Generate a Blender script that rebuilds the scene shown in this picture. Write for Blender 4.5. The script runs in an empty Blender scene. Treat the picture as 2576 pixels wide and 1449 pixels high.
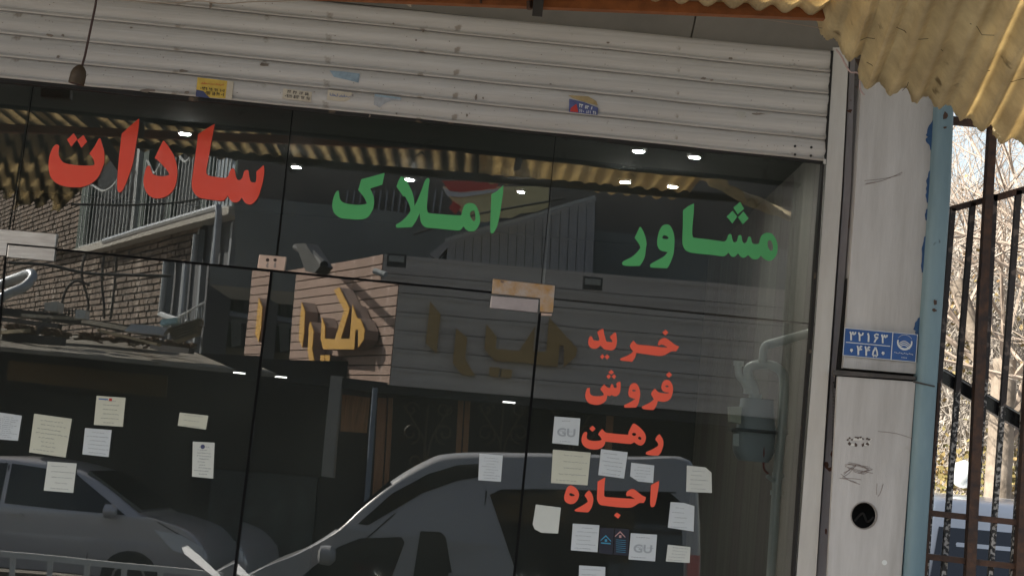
import bpy, bmesh, math, random
from mathutils import Vector, Matrix
from mathutils.geometry import tessellate_polygon
random.seed(7)
S = bpy.context.scene
COL = S.collection
# ---------------------------------------------------------------- camera, sky, sun
F = 5230.0; PW = 2576.0; PH = 1448.6           # reading grid of the photograph
CAM = Vector((0, -7.5, 2.0)); PITCH = math.radians(4.44); ROLL = math.radians(5.0)
RM = Matrix.Rotation(math.pi/2+PITCH, 3, 'X') @ Matrix.Rotation(ROLL, 3, 'Z')
cd = bpy.data.cameras.new('camera'); cam = bpy.data.objects.new('camera', cd); COL.objects.link(cam)
cd.sensor_width = 36; cd.lens = 36*F/PW; cd.clip_end = 2000; cd.clip_start = 0.05
cam.matrix_world = Matrix.Translation(CAM) @ RM.to_4x4()
S.camera = cam
SUN = Vector((-.70, -.38, .60)).normalized()
w = bpy.data.worlds.new('World'); S.world = w; w.use_nodes = True
nt = w.node_tree; bg = nt.nodes['Background']
sk = nt.nodes.new('ShaderNodeTexSky'); sk.sky_type = 'NISHITA'; sk.sun_disc = False
sk.sun_elevation = math.asin(SUN.z); sk.sun_rotation = math.atan2(SUN.x, SUN.y)
sk.air_density = 1.2; sk.dust_density = 1.2
hs = nt.nodes.new('ShaderNodeHueSaturation'); hs.inputs['Saturation'].default_value = .62
nt.links.new(sk.outputs[0], hs.inputs['Color']); nt.links.new(hs.outputs[0], bg.inputs[0]); bg.inputs[1].default_value = 0.075
ld = bpy.data.lights.new('sun', 'SUN'); ld.energy = 5.0; ld.angle = math.radians(.5); ld.color = (1, .93, .82)
lo = bpy.data.objects.new('sun', ld); COL.objects.link(lo); lo.rotation_euler = SUN.to_track_quat('Z', 'Y').to_euler()
S.view_settings.view_transform = 'Standard'; S.view_settings.look = 'None'
S.view_settings.exposure = 1.38; S.view_settings.gamma = 1
S.cycles.max_bounces = 10; S.cycles.transparent_max_bounces = 16

# ---------------------------------------------------------------- pixel rays -> points in the place
def ray(px, py):
    d = RM @ Vector(((px-PW/2)/F, (PH/2-py)/F, -1)); return d
def P(px, py, y=0.0):
    d = ray(px, py); t = (y-CAM.y)/d.y; return CAM + d*t
DT, DB, DC = .0062, .0143, 0.0                 # small turn of transom, left door, right door
def refl(px, py, dl):
    n = Vector((math.sin(dl), -math.cos(dl), 0)); h = P(px, py, 0)
    d = (h-CAM).normalized(); return h, d-2*d.dot(n)*n
def R(px, py, D, dl=DC):                       # point at y=-D that is seen mirrored at this spot
    h, d = refl(px, py, dl); return h + d*((-D-h.y)/d.y)
def RW(px, py, o, n, dl=DT):
    h, d = refl(px, py, dl); return h + d*((o-h).dot(n)/d.dot(n))

# ---------------------------------------------------------------- materials
MATS = {}
def mat(name, c, rough=.6, metal=0, nscale=0, namt=0, c2=None, bump=0, bscale=60, coat=0, stretch=(1,1,1), spec=.5, alpha=None, trans=0, emit=0, c3=None, s3=20, t3=.62):
    if name in MATS: return MATS[name]
    m = bpy.data.materials.new(name); m.use_nodes = True; MATS[name] = m
    nt = m.node_tree; N = nt.nodes; L = nt.links; b = N['Principled BSDF']
    b.inputs['Base Color'].default_value = (*c, 1); b.inputs['Roughness'].default_value = rough
    b.inputs['Metallic'].default_value = metal; b.inputs['Coat Weight'].default_value = coat
    b.inputs['Coat Roughness'].default_value = .02; b.inputs['Specular IOR Level'].default_value = spec
    if emit: b.inputs['Emission Color'].default_value = (*c, 1); b.inputs['Emission Strength'].default_value = emit
    if nscale or bump or c3:
        tc = N.new('ShaderNodeTexCoord'); mp = N.new('ShaderNodeMapping'); mp.inputs['Scale'].default_value = stretch
        L.new(tc.outputs['Object'], mp.inputs[0])
    col = None
    if nscale:
        nz = N.new('ShaderNodeTexNoise'); nz.inputs['Scale'].default_value = nscale; nz.inputs['Detail'].default_value = 6; nz.inputs['Roughness'].default_value = .65
        L.new(mp.outputs[0], nz.inputs[0])
        rr = N.new('ShaderNodeMapRange'); rr.inputs[1].default_value = .35; rr.inputs[2].default_value = .65; L.new(nz.outputs[0], rr.inputs[0])
        mx = N.new('ShaderNodeMix'); mx.data_type = 'RGBA'
        cc = c2 if c2 else tuple(v*(1-namt) for v in c)
        mx.inputs[6].default_value = (*c, 1); mx.inputs[7].default_value = (*cc, 1); L.new(rr.outputs[0], mx.inputs[0]); col = mx.outputs[2]
    if c3:
        n3 = N.new('ShaderNodeTexNoise'); n3.inputs['Scale'].default_value = s3; n3.inputs['Detail'].default_value = 4
        L.new(tc.outputs['Object'], n3.inputs[0])
        r3 = N.new('ShaderNodeMapRange'); r3.inputs[1].default_value = t3; r3.inputs[2].default_value = t3+.05; L.new(n3.outputs[0], r3.inputs[0])
        m3 = N.new('ShaderNodeMix'); m3.data_type = 'RGBA'; m3.inputs[7].default_value = (*c3, 1); L.new(r3.outputs[0], m3.inputs[0])
        if col: L.new(col, m3.inputs[6])
        else: m3.inputs[6].default_value = (*c, 1)
        col = m3.outputs[2]
    if col: L.new(col, b.inputs['Base Color'])
    if bump:
        n2 = N.new('ShaderNodeTexNoise'); n2.inputs['Scale'].default_value = bscale; n2.inputs['Detail'].default_value = 5
        L.new(mp.outputs[0], n2.inputs[0]); bp = N.new('ShaderNodeBump'); bp.inputs['Strength'].default_value = bump; bp.inputs['Distance'].default_value = .01
        L.new(n2.outputs[0], bp.inputs['Height']); L.new(bp.outputs[0], b.inputs['Normal'])
    if trans:
        tr = N.new('ShaderNodeBsdfTranslucent'); ms = N.new('ShaderNodeMixShader'); ms.inputs[0].default_value = trans
        if col: L.new(col, tr.inputs[0])
        else: tr.inputs[0].default_value = (*c, 1)
        out = N['Material Output']; L.new(b.outputs[0], ms.inputs[1]); L.new(tr.outputs[0], ms.inputs[2]); L.new(ms.outputs[0], out.inputs[0])
    return m
def glassmat(name, tint=(.965, .985, .975), ior=1.62, dirt=.0):
    m = bpy.data.materials.new(name); m.use_nodes = True; nt = m.node_tree; N = nt.nodes; L = nt.links
    N.remove(N['Principled BSDF'])
    fr = N.new('ShaderNodeFresnel'); fr.inputs[0].default_value = ior
    tr = N.new('ShaderNodeBsdfTransparent'); tr.inputs[0].default_value = (*tint, 1)
    gl = N.new('ShaderNodeBsdfGlossy'); gl.inputs['Roughness'].default_value = 0
    ms = N.new('ShaderNodeMixShader'); L.new(fr.outputs[0], ms.inputs[0]); L.new(tr.outputs[0], ms.inputs[1]); L.new(gl.outputs[0], ms.inputs[2])
    tcw = N.new('ShaderNodeTexCoord'); nw = N.new('ShaderNodeTexNoise'); nw.inputs['Scale'].default_value = 2.2; nw.inputs['Detail'].default_value = 1; L.new(tcw.outputs['Object'], nw.inputs[0])
    bw = N.new('ShaderNodeBump'); bw.inputs['Strength'].default_value = 1; bw.inputs['Distance'].default_value = .00016; L.new(nw.outputs[0], bw.inputs['Height']); L.new(bw.outputs[0], gl.inputs['Normal'])
    last = ms
    if dirt:
        df = N.new('ShaderNodeBsdfDiffuse'); df.inputs[0].default_value = (.46, .52, .46, 1)
        tc = N.new('ShaderNodeTexCoord'); nz = N.new('ShaderNodeTexNoise'); nz.inputs['Scale'].default_value = 3; nz.inputs['Detail'].default_value = 8
        L.new(tc.outputs['Object'], nz.inputs[0]); mr = N.new('ShaderNodeMapRange'); mr.inputs[1].default_value = .35; mr.inputs[2].default_value = .8; mr.inputs[3].default_value = dirt*.5; mr.inputs[4].default_value = dirt*2
        L.new(nz.outputs[0], mr.inputs[0]); m2 = N.new('ShaderNodeMixShader'); L.new(mr.outputs[0], m2.inputs[0]); L.new(ms.outputs[0], m2.inputs[1]); L.new(df.outputs[0], m2.inputs[2]); last = m2
    L.new(last.outputs[0], N['Material Output'].inputs[0]); MATS[name] = m; return m

# ---------------------------------------------------------------- object helpers
def tag(o, label=None, cat=None, group=None, kind=None):
    if label: o['label'] = label
    if cat: o['category'] = cat
    if group: o['group'] = group
    if kind: o['kind'] = kind
    return o
def empty(name, loc, label, cat, group=None):
    o = bpy.data.objects.new(name, None); COL.objects.link(o); o.location = loc; o.empty_display_size = .1
    return tag(o, label, cat, group)
def wloc(o):
    v = Vector(o.location); p = o.parent
    while p: v += Vector(p.location); p = p.parent
    return v
def obj(name, geo, m, parent=None, smooth=False):
    """geo = (verts world, faces)"""
    vs, fs = geo
    me = bpy.data.meshes.new(name)
    lo_ = Vector((min(v[0] for v in vs)+max(v[0] for v in vs), min(v[1] for v in vs)+max(v[1] for v in vs), 2*min(v[2] for v in vs)))/2
    base = lo_
    me.from_pydata([Vector(v)-base for v in vs], [], fs); me.materials.append(m)
    if smooth:
        me.polygons.foreach_set('use_smooth', [True]*len(me.polygons))
        try: me.set_sharp_from_angle(angle=math.radians(40))
        except Exception: pass
    bm = bmesh.new(); bm.from_mesh(me); bmesh.ops.recalc_face_normals(bm, faces=bm.faces); bm.to_mesh(me); bm.free()
    o = bpy.data.objects.new(name, me); COL.objects.link(o)
    if parent: o.parent = parent; o.location = base - wloc(parent)
    else: o.location = base
    return o
def merge(*gs):
    V = []; Fc = []
    for vs, fs in gs:
        k = len(V); V += [Vector(v) for v in vs]; Fc += [tuple(i+k for i in f) for f in fs]
    return V, Fc
def catmull(txt, n=5):
    pts = []
    for tkn in txt.split():
        c = tkn.endswith('!'); a, b = tkn.rstrip('!').split(','); pts.append((float(a), float(b), c))
    out = []; N = len(pts)
    for i in range(N):
        p0, p1, p2, p3 = pts[i-1], pts[i], pts[(i+1) % N], pts[(i+2) % N]
        if p1[2]: p0 = p1
        if p2[2]: p3 = p2
        for k in range(n):
            t = k/n
            out.append(tuple(.5*((2*p1[j])+(-p0[j]+p2[j])*t+(2*p0[j]-5*p1[j]+4*p2[j]-p3[j])*t*t+(-p0[j]+3*p1[j]-3*p2[j]+p3[j])*t**3) for j in (0, 1)))
        if p1[2] and p2[2]: out = out[:-(n-1)]
    return out
def prism(loops, off):
    """loops: list of lists of world points (outer, holes); off: extrusion vector"""
    off = Vector(off); V = [Vector(p) for l in loops for p in l]; n = len(V)
    tri = tessellate_polygon([[Vector(p) for p in l] for l in loops])
    Fc = [tuple(t) for t in tri] + [tuple(i+n for i in reversed(t)) for t in tri]
    k = 0
    for l in loops:
        m = len(l)
        for i in range(m): a = k+i; b = k+(i+1) % m; Fc.append((a, b, b+n, a+n))
        k += m
    return V+[v+off for v in V], Fc
def pp(pts, y, th):                            # traced outline at plane y, th metres deep (into the building)
    return prism([[P(a, b, y) for a, b in pts]], (0, th, 0))
def rp(pts, D, th, dl=DC):                     # the same for things across the street: seen mirrored, depth away from glass
    return prism([[R(a, b, D, dl) for a, b in pts]], (0, -th, 0))
def tube(pts, r, n=8, r2=None):
    pts = [Vector(p) for p in pts]; V = []; Fc = []; m = len(pts)
    up = None
    for i, p in enumerate(pts):
        t = (pts[min(i+1, m-1)]-pts[max(i-1, 0)]).normalized()
        if up is None:
            up = t.cross(Vector((0, 0, 1)));
            if up.length < .01: up = t.cross(Vector((1, 0, 0)))
            up.normalize()
        up = (up-t*up.dot(t)).normalized(); s = t.cross(up)
        rr = r if r2 is None else r+(r2-r)*i/(m-1)
        for k in range(n): a = 2*math.pi*k/n; V.append(p+up*math.cos(a)*rr+s*math.sin(a)*rr)
    for i in range(m-1):
        for k in range(n): Fc.append((i*n+k, i*n+(k+1) % n, (i+1)*n+(k+1) % n, (i+1)*n+k))
    Fc.append(tuple(range(n-1, -1, -1))); Fc.append(tuple((m-1)*n+k for k in range(n)))
    return V, Fc
def smoothpath(pts, n=6):
    pts = [Vector(p) for p in pts]; out = []
    for i in range(len(pts)-1):
        p0 = pts[max(i-1, 0)]; p1 = pts[i]; p2 = pts[i+1]; p3 = pts[min(i+2, len(pts)-1)]
        for k in range(n):
            t = k/n; out.append(.5*((2*p1)+(p2-p0)*t+(2*p0-5*p1+4*p2-p3)*t*t+(3*p1-p0-3*p2+p3)*t**3))
    return out+[pts[-1]]
def bar(a, b, w, d, up=Vector((0, 1, 0))):     # rectangular bar from a to b, w across, d along up
    a = Vector(a); b = Vector(b); t = (b-a).normalized(); up = (up-t*up.dot(t)).normalized(); s = t.cross(up)
    V = [p+s*x*w/2+up*y*d/2 for p in (a, b) for x, y in ((-1, -1), (1, -1), (1, 1), (-1, 1))]
    return V, [(0, 3, 2, 1), (4, 5, 6, 7), (0, 1, 5, 4), (1, 2, 6, 5), (2, 3, 7, 6), (3, 0, 4, 7)]
def box(x0, x1, y0, y1, z0, z1):
    V = [Vector((x, y, z)) for z in (z0, z1) for x, y in ((x0, y0), (x1, y0), (x1, y1), (x0, y1))]
    return V, [(0, 3, 2, 1), (4, 5, 6, 7), (0, 1, 5, 4), (1, 2, 6, 5), (2, 3, 7, 6), (3, 0, 4, 7)]
def lathe(c, axis, prof, n=20):
    """prof list of (along, radius)"""
    c = Vector(c); ax = Vector(axis).normalized(); u = ax.cross(Vector((0, 0, 1)));
    if u.length < .01: u = ax.cross(Vector((1, 0, 0)))
    u.normalize(); v = ax.cross(u); V = []; Fc = []
    for h, r in prof:
        for k in range(n): a = 2*math.pi*k/n; V.append(c+ax*h+(u*math.cos(a)+v*math.sin(a))*max(r, 1e-4))
    m = len(prof)
    for i in range(m-1):
        for k in range(n): Fc.append((i*n+k, i*n+(k+1) % n, (i+1)*n+(k+1) % n, (i+1)*n+k))
    Fc.append(tuple(range(n-1, -1, -1))); Fc.append(tuple((m-1)*n+k for k in range(n)))
    return V, Fc
def bilin(q, u, v): a, b, c, d = q; return tuple((a[i]*(1-u)+b[i]*u)*(1-v)+(d[i]*(1-u)+c[i]*u)*v for i in (0, 1))
def text_geo(s, quad, fn, th=(0, .0006, 0), bold=0.0):
    """text filling the pixel quad (tl,tr,br,bl); fn maps pixel -> point"""
    cu = bpy.data.curves.new('t', 'FONT'); cu.body = s; cu.offset = bold; cu.resolution_u = 3
    o = bpy.data.objects.new('t', cu); COL.objects.link(o); bpy.context.view_layer.update()
    me = o.to_mesh(); vs = [v.co.copy() for v in me.vertices]; fs = [tuple(p.vertices) for p in me.polygons]; o.to_mesh_clear()
    bpy.data.objects.remove(o); bpy.data.curves.remove(cu)
    if not vs: return None
    x0 = min(v.x for v in vs); x1 = max(v.x for v in vs); y0 = min(v.y for v in vs); y1 = max(v.y for v in vs)
    return [fn(*bilin(quad, (v.x-x0)/(x1-x0), (y1-v.y)/(y1-y0))) for v in vs], fs

# ---------------------------------------------------------------- palette
m_shut = mat('shutter_paint', (.575, .545, .515), .42, 0, 1.6, 0, (.43, .40, .37), bump=.25, bscale=9, stretch=(.35, 1, 14), c3=(.30, .26, .22), s3=13, t3=.665)
m_seal = mat('black_rubber', (.018, .016, .015), .8, nscale=6, namt=.5, c3=(.14, .10, .07), s3=14, t3=.66)
m_fasc = mat('grey_board', (.27, .25, .225), .8, nscale=2.5, namt=.2, bump=.1)
m_white = mat('frame_white', (.60, .575, .54), .5, nscale=3, c2=(.48, .45, .415), stretch=(3, 1, .5), bump=.08, c3=(.24, .18, .13), s3=30, t3=.715)
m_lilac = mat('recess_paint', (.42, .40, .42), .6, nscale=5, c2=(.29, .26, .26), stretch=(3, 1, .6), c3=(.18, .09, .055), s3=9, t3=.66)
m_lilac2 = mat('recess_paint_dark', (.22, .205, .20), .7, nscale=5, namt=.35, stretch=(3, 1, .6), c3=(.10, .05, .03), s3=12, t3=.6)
m_pillar = mat('pillar_paint', (.60, .575, .56), .5, nscale=1.6, c2=(.41, .385, .365), stretch=(5, 1, .6), bump=.12, c3=(.36, .31, .26), s3=4.5, t3=.655)
m_blue = mat('pale_blue_paint', (.21, .31, .355), .55, nscale=2, c2=(.14, .225, .27), stretch=(3, 3, .6), bump=.1, c3=(.07, .10, .12), s3=22, t3=.7)
m_blued = mat('old_blue_paint', (.03, .10, .25), .6, nscale=12, namt=.4)
m_rust = mat('rusty_steel', (.045, .032, .03), .65, .2, 30, 0, (.12, .06, .035), bump=.3, bscale=80)
m_gate = mat('gate_paint_flaking', (.045, .035, .033), .55, 0, 0, 0, bump=.3, bscale=120, c3=(.17, .13, .11), s3=26, t3=.57)
m_gateb = mat('gate_paint_peeled', (.035, .033, .033), .55, bump=.4, bscale=120, c3=(.50, .47, .44), s3=75, t3=.50)
m_black = mat('black', (.012, .012, .012), .5)
m_seam = mat('seam_dark', (.008, .008, .009), .9, spec=.1)
m_red = mat('red_vinyl', (.97, .095, .055), .35, coat=.35)
m_red2 = mat('bright_red_vinyl', (.98, .13, .07), .45, coat=.1)
m_green = mat('green_vinyl', (.10, .50, .17), .35, coat=.35)
m_steel = mat('brushed_steel', (.62, .60, .60), .28, 1, 9, 0, (.45, .42, .42), stretch=(1, 1, 9))
m_steelp = mat('satin_steel', (.75, .56, .47), .38, .7, 14, 0, (.62, .46, .38))
m_rusted = mat('tarnished_plate', (.50, .45, .44), .4, .6, 11, 0, (.50, .27, .07), bump=.2, c3=(.2, .15, .14), s3=26, t3=.63)
m_glass = glassmat('window_glass', ior=2.15, dirt=.018)
def fibre(name, c, c2, dirt, trans, bump):
    m = mat(name, c, .65, 0, 6, 0, c2, bump=bump, bscale=55, trans=trans, c3=dirt, s3=7, t3=.66)
    nt = m.node_tree; N = nt.nodes; L = nt.links
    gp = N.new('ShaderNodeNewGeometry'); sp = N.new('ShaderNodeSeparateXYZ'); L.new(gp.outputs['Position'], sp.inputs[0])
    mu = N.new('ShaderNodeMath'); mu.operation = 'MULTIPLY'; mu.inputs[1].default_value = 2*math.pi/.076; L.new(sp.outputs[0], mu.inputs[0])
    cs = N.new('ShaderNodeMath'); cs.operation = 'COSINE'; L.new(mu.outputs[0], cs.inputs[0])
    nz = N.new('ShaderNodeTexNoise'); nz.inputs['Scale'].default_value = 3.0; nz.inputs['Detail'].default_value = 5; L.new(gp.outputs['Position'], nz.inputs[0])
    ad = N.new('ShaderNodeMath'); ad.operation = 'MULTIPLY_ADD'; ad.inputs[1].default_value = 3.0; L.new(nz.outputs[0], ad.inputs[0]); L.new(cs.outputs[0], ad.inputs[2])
    mr = N.new('ShaderNodeMapRange'); mr.inputs[1].default_value = .6; mr.inputs[2].default_value = 1.9; mr.inputs[3].default_value = DIRT_SHADE[name]; mr.inputs[4].default_value = 0; L.new(ad.outputs[0], mr.inputs[0])  # valley stripes: corrugation shade put into the colour, together with settled dirt
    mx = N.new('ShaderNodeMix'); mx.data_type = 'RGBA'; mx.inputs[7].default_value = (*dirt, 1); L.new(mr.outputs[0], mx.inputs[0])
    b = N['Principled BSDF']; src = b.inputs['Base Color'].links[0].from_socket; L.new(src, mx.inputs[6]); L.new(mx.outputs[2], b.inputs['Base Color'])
    for n in N:
        if n.type == 'BSDF_TRANSLUCENT': L.new(mx.outputs[2], n.inputs[0])
    return m
DIRT_SHADE = {'fibreglass_sheet': .18, 'fibreglass_dull': .95}
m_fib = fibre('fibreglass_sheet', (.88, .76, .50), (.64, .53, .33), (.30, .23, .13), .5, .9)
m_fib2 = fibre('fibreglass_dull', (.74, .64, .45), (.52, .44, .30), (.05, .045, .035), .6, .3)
m_beam = mat('brown_steel', (.36, .12, .035), .6, nscale=20, namt=.4)
m_beamd = mat('dark_steel', (.03, .026, .022), .7)
m_wire = mat('wire', (.05, .045, .04), .7)
m_wirep = mat('pale_wire', (.35, .28, .22), .7)

# ================================================================ LARGE STRUCTURE
def ground(name, geo, m): return tag(obj(name, geo, m), kind='structure')
asph = mat('asphalt', (.05, .05, .05), .9, nscale=40, namt=.3, bump=.3, bscale=200)
pave = mat('pavement', (.24, .22, .20), .85, nscale=8, namt=.25, bump=.2)
ground('ground', box(-150, 150, -150, 150, -1.2, -1.0), mat('earth', (.16, .13, .10), .9, nscale=3, namt=.4))
ground('road', box(-60, 60, -16.6, -2.6, -1.05, 0.0), asph)
ground('pavement', box(-60, 60, -2.6, .2, -1.05, .13), pave)
ground('pavement', box(-60, 60, -45, -16.6, -1.05, .12), pave)
ground('yard_ground', box(1.9, 60, .2, 60, -1.05, .02), mat('yard_dirt', (.22, .18, .14), .95, nscale=4, namt=.35))
ground('shop_floor', box(-5, 1.9, .2, 4.6, -1.05, .14), mat('shop_floor', (.025, .023, .022), .4, nscale=4, namt=.2))

# shop building
bl = empty('shop_building', (0, 2, .13), 'low shop building that holds the glazed front with the rolling shutter', 'building')
m_in = mat('interior_plaster', (.05, .055, .053), .8, nscale=2, namt=.2)
m_ind = mat('interior_dark', (.022, .024, .023), .8)
m_ceil = mat('interior_ceiling', (.10, .12, .12), .8)
obj('interior_ceiling', box(-5, 1.44, .08, 4.55, 3.235, 3.33), m_ceil, bl)
obj('back_wall', box(-5, 1.44, 4.35, 4.55, .13, 3.23), m_ind, bl)
obj('left_wall', box(-5.2, -5, .05, 4.6, .13, 3.7), m_in, bl)
obj('roof_slab', box(-9, 1.5, -1.98, 4.6, 3.86, 4.02), mat('concrete', (.28, .27, .25), .9, nscale=5, namt=.3), bl)  # roof with an unseen overhang, added forward to shade shutter and pillar
obj('shade_slab', box(1.503, 5.5, -1.98, -.05, 3.86, 4.02), MATS['concrete'], bl)  # unseen slab added beyond the roof to keep sun off the pillar
obj('upper_wall', box(-5.2, 1.44, -.08, .075, 3.235, 3.855), m_fasc, bl)
# side wall inside, panelled
sw = P(2046, 700, .02); sx = sw.x+.02
m_pan = mat('striped_panel', (.19, .18, .15), .7, nscale=5, c2=(.12, .112, .095), stretch=(1, 5, .25), bump=.1)
m_pan2 = mat('striped_panel_warm', (.17, .15, .13), .7, nscale=6, c2=(.11, .095, .085), stretch=(1, 5, .25), bump=.1)
k = 0; yy = .03
while yy < 4.3:
    obj('wall_panel', box(sx, sx+.03, yy, yy+.295, .14, 3.23), m_pan if k % 3 else m_pan2, bl); yy += .30; k += 1
obj('side_wall', box(sx+.03, sx+.2, .01, 4.5, .13, 3.86), m_in, bl)

# fascia board over the shutter
def board(pts, y, th, name='panel', m=m_fasc, parent=None): return obj(name, pp(pts, y, th), m, parent)
fb = empty('fascia_boarding', P(1500, 60, -.27), 'dull grey boarding between the top of the shutter and the canopy beam', 'cladding')
board([(600, -140), (1762, -20), (1735, 101), (600, -22)], -.27, .03, parent=fb)
board([(1766, -20), (2165, 20), (2152, 160), (1739, 101)], -.27, .03, parent=fb)

# ---------------------------------------------------------------- roller shutter
YS = -.33
def lin(l, x):
    (x0, y0), (x1, y1), (x2, y2) = l
    return y0+(y1-y0)*(x-x0)/(x1-x0) if x < x1 else y1+(y2-y1)*(x-x1)/(x2-x1)
lines = [[(0, 197), (858, 281), (2090, 408)], [(0, 144), (858, 228), (2090, 355)], [(0, 86), (858, 172), (2090, 297)],
         [(0, 28), (858, 113), (2090, 240)], [(0, -30), (858, 57), (2090, 185)], [(0, -88), (858, 10), (2090, 130)]]
sh = empty('roller_shutter', P(1040, 300, YS), 'rolled up off-white slatted metal shutter above the glazed shop front, stuck with old flyers', 'roller shutter')
prof = [(0, .006), (.03, -.002), (.12, -.006), (.40, -.008), (.60, -.006), (.74, .0005), (.80, .001), (.84, -.004), (.90, -.007), (.95, -.004), (.985, .004), (1, .008)]
def slat(bot, top):
    xs = [-140+i*(2230/24) for i in range(25)]; V = []; Fc = []
    m = len(prof)
    for x in xs:
        xx = x
        wob = .5*math.sin(x*.011)+.35*math.sin(x*.027+bot[0][1])
        for f, dy in prof:
            y0 = lin(top, x); y1 = lin(bot, x)
            off = x + (x/2090)*0 - (y0+(y1-y0)*f-270)*.09*(x > 2000)
            V.append(P(off, y0+(y1-y0)*f+wob, YS+dy))
        for f, dy in ((1, .016), (0, .016)):
            y0 = lin(top, x); y1 = lin(bot, x); off = x-(y0+(y1-y0)*f-270)*.09*(x > 2000)
            V.append(P(off, y0+(y1-y0)*f+wob, YS+dy))
    q = m+2
    for i in range(len(xs)-1):
        for k in range(q): Fc.append((i*q+k, i*q+(k+1) % q, (i+1)*q+(k+1) % q, (i+1)*q+k))
    Fc.append(tuple(range(q))); Fc.append(tuple((len(xs)-1)*q+k for k in range(q)))
    return V, Fc
for i in range(len(lines)-1): obj('slat', slat(lines[i], lines[i+1]), m_shut, sh, smooth=True)
# rubber strip with ragged edge
up = []; dn = []
for i in range(61):
    x = -140+i*2222/60; y = lin(lines[0], x)
    up.append((x, y-2)); dn.append((x, y+5+3.5*max(0, math.sin(x*.008+1))+random.uniform(-1, 1.6)+ (6 if 150 < x < 600 else 0)*math.sin((x-150)/450*math.pi)))
obj('rubber_seal', pp(up+dn[::-1], YS+.002, .02), m_seal, sh)
obj('bottom_rail', pp([(-140, 186), (858, 279), (2082, 404), (2082, 411), (858, 288), (-140, 196)], YS+.018, .02), m_seal, sh)
for px, py in ((2000, 368), (2041, 371), (2000, 389), (2040, 392)):
    obj('screw', lathe(P(px, py, YS-.010), (0, -1, 0), [(-.004, .0045), (.001, .0045), (.003, .002)], 10), m_black, sh)
# brush strip with dark dirt at the shutter edge
br = []
for i in range(30):
    f = i/29; x = 2091-f*16+random.uniform(-2, 1.5); br.append((x, 128+f*282))
obj('edge_brush', pp(br+[(2079, 410), (2097, 128)], YS-.012, .02), m_seal, sh)
# small latch block
obj('end_stop', pp([(2072, 400), (2078, 401), (2078, 413), (2071, 412)], YS-.015, .02), m_white, sh)

# flyers and scraps on the shutter
def flyer(name, label, pts, m, y=YS-.0095, cat='sticker'):
    o = obj(name, pp(pts, y, .001), m); tag(o, label, cat); return o
m_yel = mat('yellow_flyer', (.72, .48, .07), .5, nscale=20, namt=.25)
m_cream = mat('cream_flyer', (.62, .54, .42), .6, nscale=20, namt=.25)
m_bluef = mat('blue_scrap', (.32, .42, .50), .6, nscale=30, namt=.4)
m_navy = mat('navy_print', (.05, .06, .15), .5)
m_ink = mat('ink', (.03, .025, .03), .6)
m_redink = mat('red_ink', (.5, .04, .03), .6)
m_scuff = mat('bare_scuff', (.24, .195, .16), .8, nscale=50, namt=.3)
DG = {'۱': [[(.38, 0), (.55, .3), (.58, 1)]], '۲': [[(.15, 0), (.35, .35), (.42, 1)], [(.2, .12), (.5, .32), (.8, .25), (.9, 0)]],
 '۳': [[(.05, 0), (.25, .35), (.32, 1)], [(.12, .15), (.36, .32), (.5, .18), (.52, 0)], [(.52, .12), (.72, .3), (.9, .2), (.97, 0)]],
 '۴': [[(.1, 0), (.3, .35), (.36, 1)], [(.9, .06), (.66, .02), (.55, .18), (.66, .36), (.92, .34)], [(.66, .37), (.32, .46)]],
 '۵': [[(.5, 0), (.18, .48), (.12, .82), (.3, 1), (.5, .82), (.7, 1), (.9, .82), (.82, .48), (.5, 0)]],
 '۶': [[(.85, .08), (.5, 0), (.2, .15), (.32, .4), (.8, .38)], [(.76, .38), (.42, .68), (.25, 1)]], '۰': [[(.5, .42), (.64, .56), (.5, .7), (.36, .56), (.5, .42)]],
 '۷': [[(.1, 0), (.5, 1), (.9, 0)]], '۸': [[(.1, 1), (.5, 0), (.9, 1)]], '۹': [[(.75, .42), (.4, .46), (.22, .22), (.5, .02), (.75, .2), (.8, 1)]]}
def digits(s, quad, y, r, m, parent, name='digits'):
    n = len(s); G = []
    for i, ch in enumerate(s):
        for st in DG.get(ch, []):
            G.append(tube([P(*bilin(quad, (i+.12+.76*a)/n, b), y) for a, b in st], r, 5))
    if G: obj(name, merge(*G), m, parent)
def ink(s, quad, y, m, parent, name='print', bold=.0):
    g = text_geo(s, quad, lambda a, b: P(a, b, y), bold=bold)
    if g: obj(name, g, m, parent)
f1 = flyer('flyer', 'torn yellow flyer with red heading and phone numbers on the bottom slat of the shutter', [(497, 195), (588, 206), (583, 250), (492, 243)], m_yel)
obj('margin', pp([(572, 204), (588, 206), (583, 250), (567, 249)], YS-.0108, .001), m_cream, f1)
obj('torn_patch', pp([(494, 226), (512, 230), (520, 240), (530, 248), (492, 243)], YS-.0112, .001), m_navy, f1)
ink('\u0627\u0633\u062a\u0627\u062f \u062f\u0631\u0628 \u0628\u0631\u0642\u06cc'[::-1], [(506, 205), (563, 211), (562, 217), (505, 212)], YS-.0115, m_redink, f1, bold=.02)
digits('۰۹۳۹ ۹۹ ۹۹ ۱۰۶', [(503, 218), (566, 226), (565, 233), (503, 226)], YS-.0115, 0.0009, m_ink, f1, 'print')
digits('۰۹۶۶ ۱۵ ۴۹ ۰۹', [(515, 229), (564, 235), (563, 243), (514, 238)], YS-.0115, 0.0009, m_ink, f1, 'print')
f2 = flyer('flyer', 'small cream flyer with two lines of black phone digits on the bottom slat', [(713, 223), (785, 232), (782, 257), (710, 248)], m_cream)
digits('۲۲ ۳۶ ۱۷ ۵۵', [(723, 227), (777, 234), (776, 241), (722, 234)], YS-.0105, 0.0009, m_ink, f2, 'print')
digits('۰۹۱۹ ۵۷۳ ۹۷ ۷۸', [(716, 237), (780, 245), (779, 252), (715, 245)], YS-.0105, 0.0009, m_ink, f2, 'print')
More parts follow.
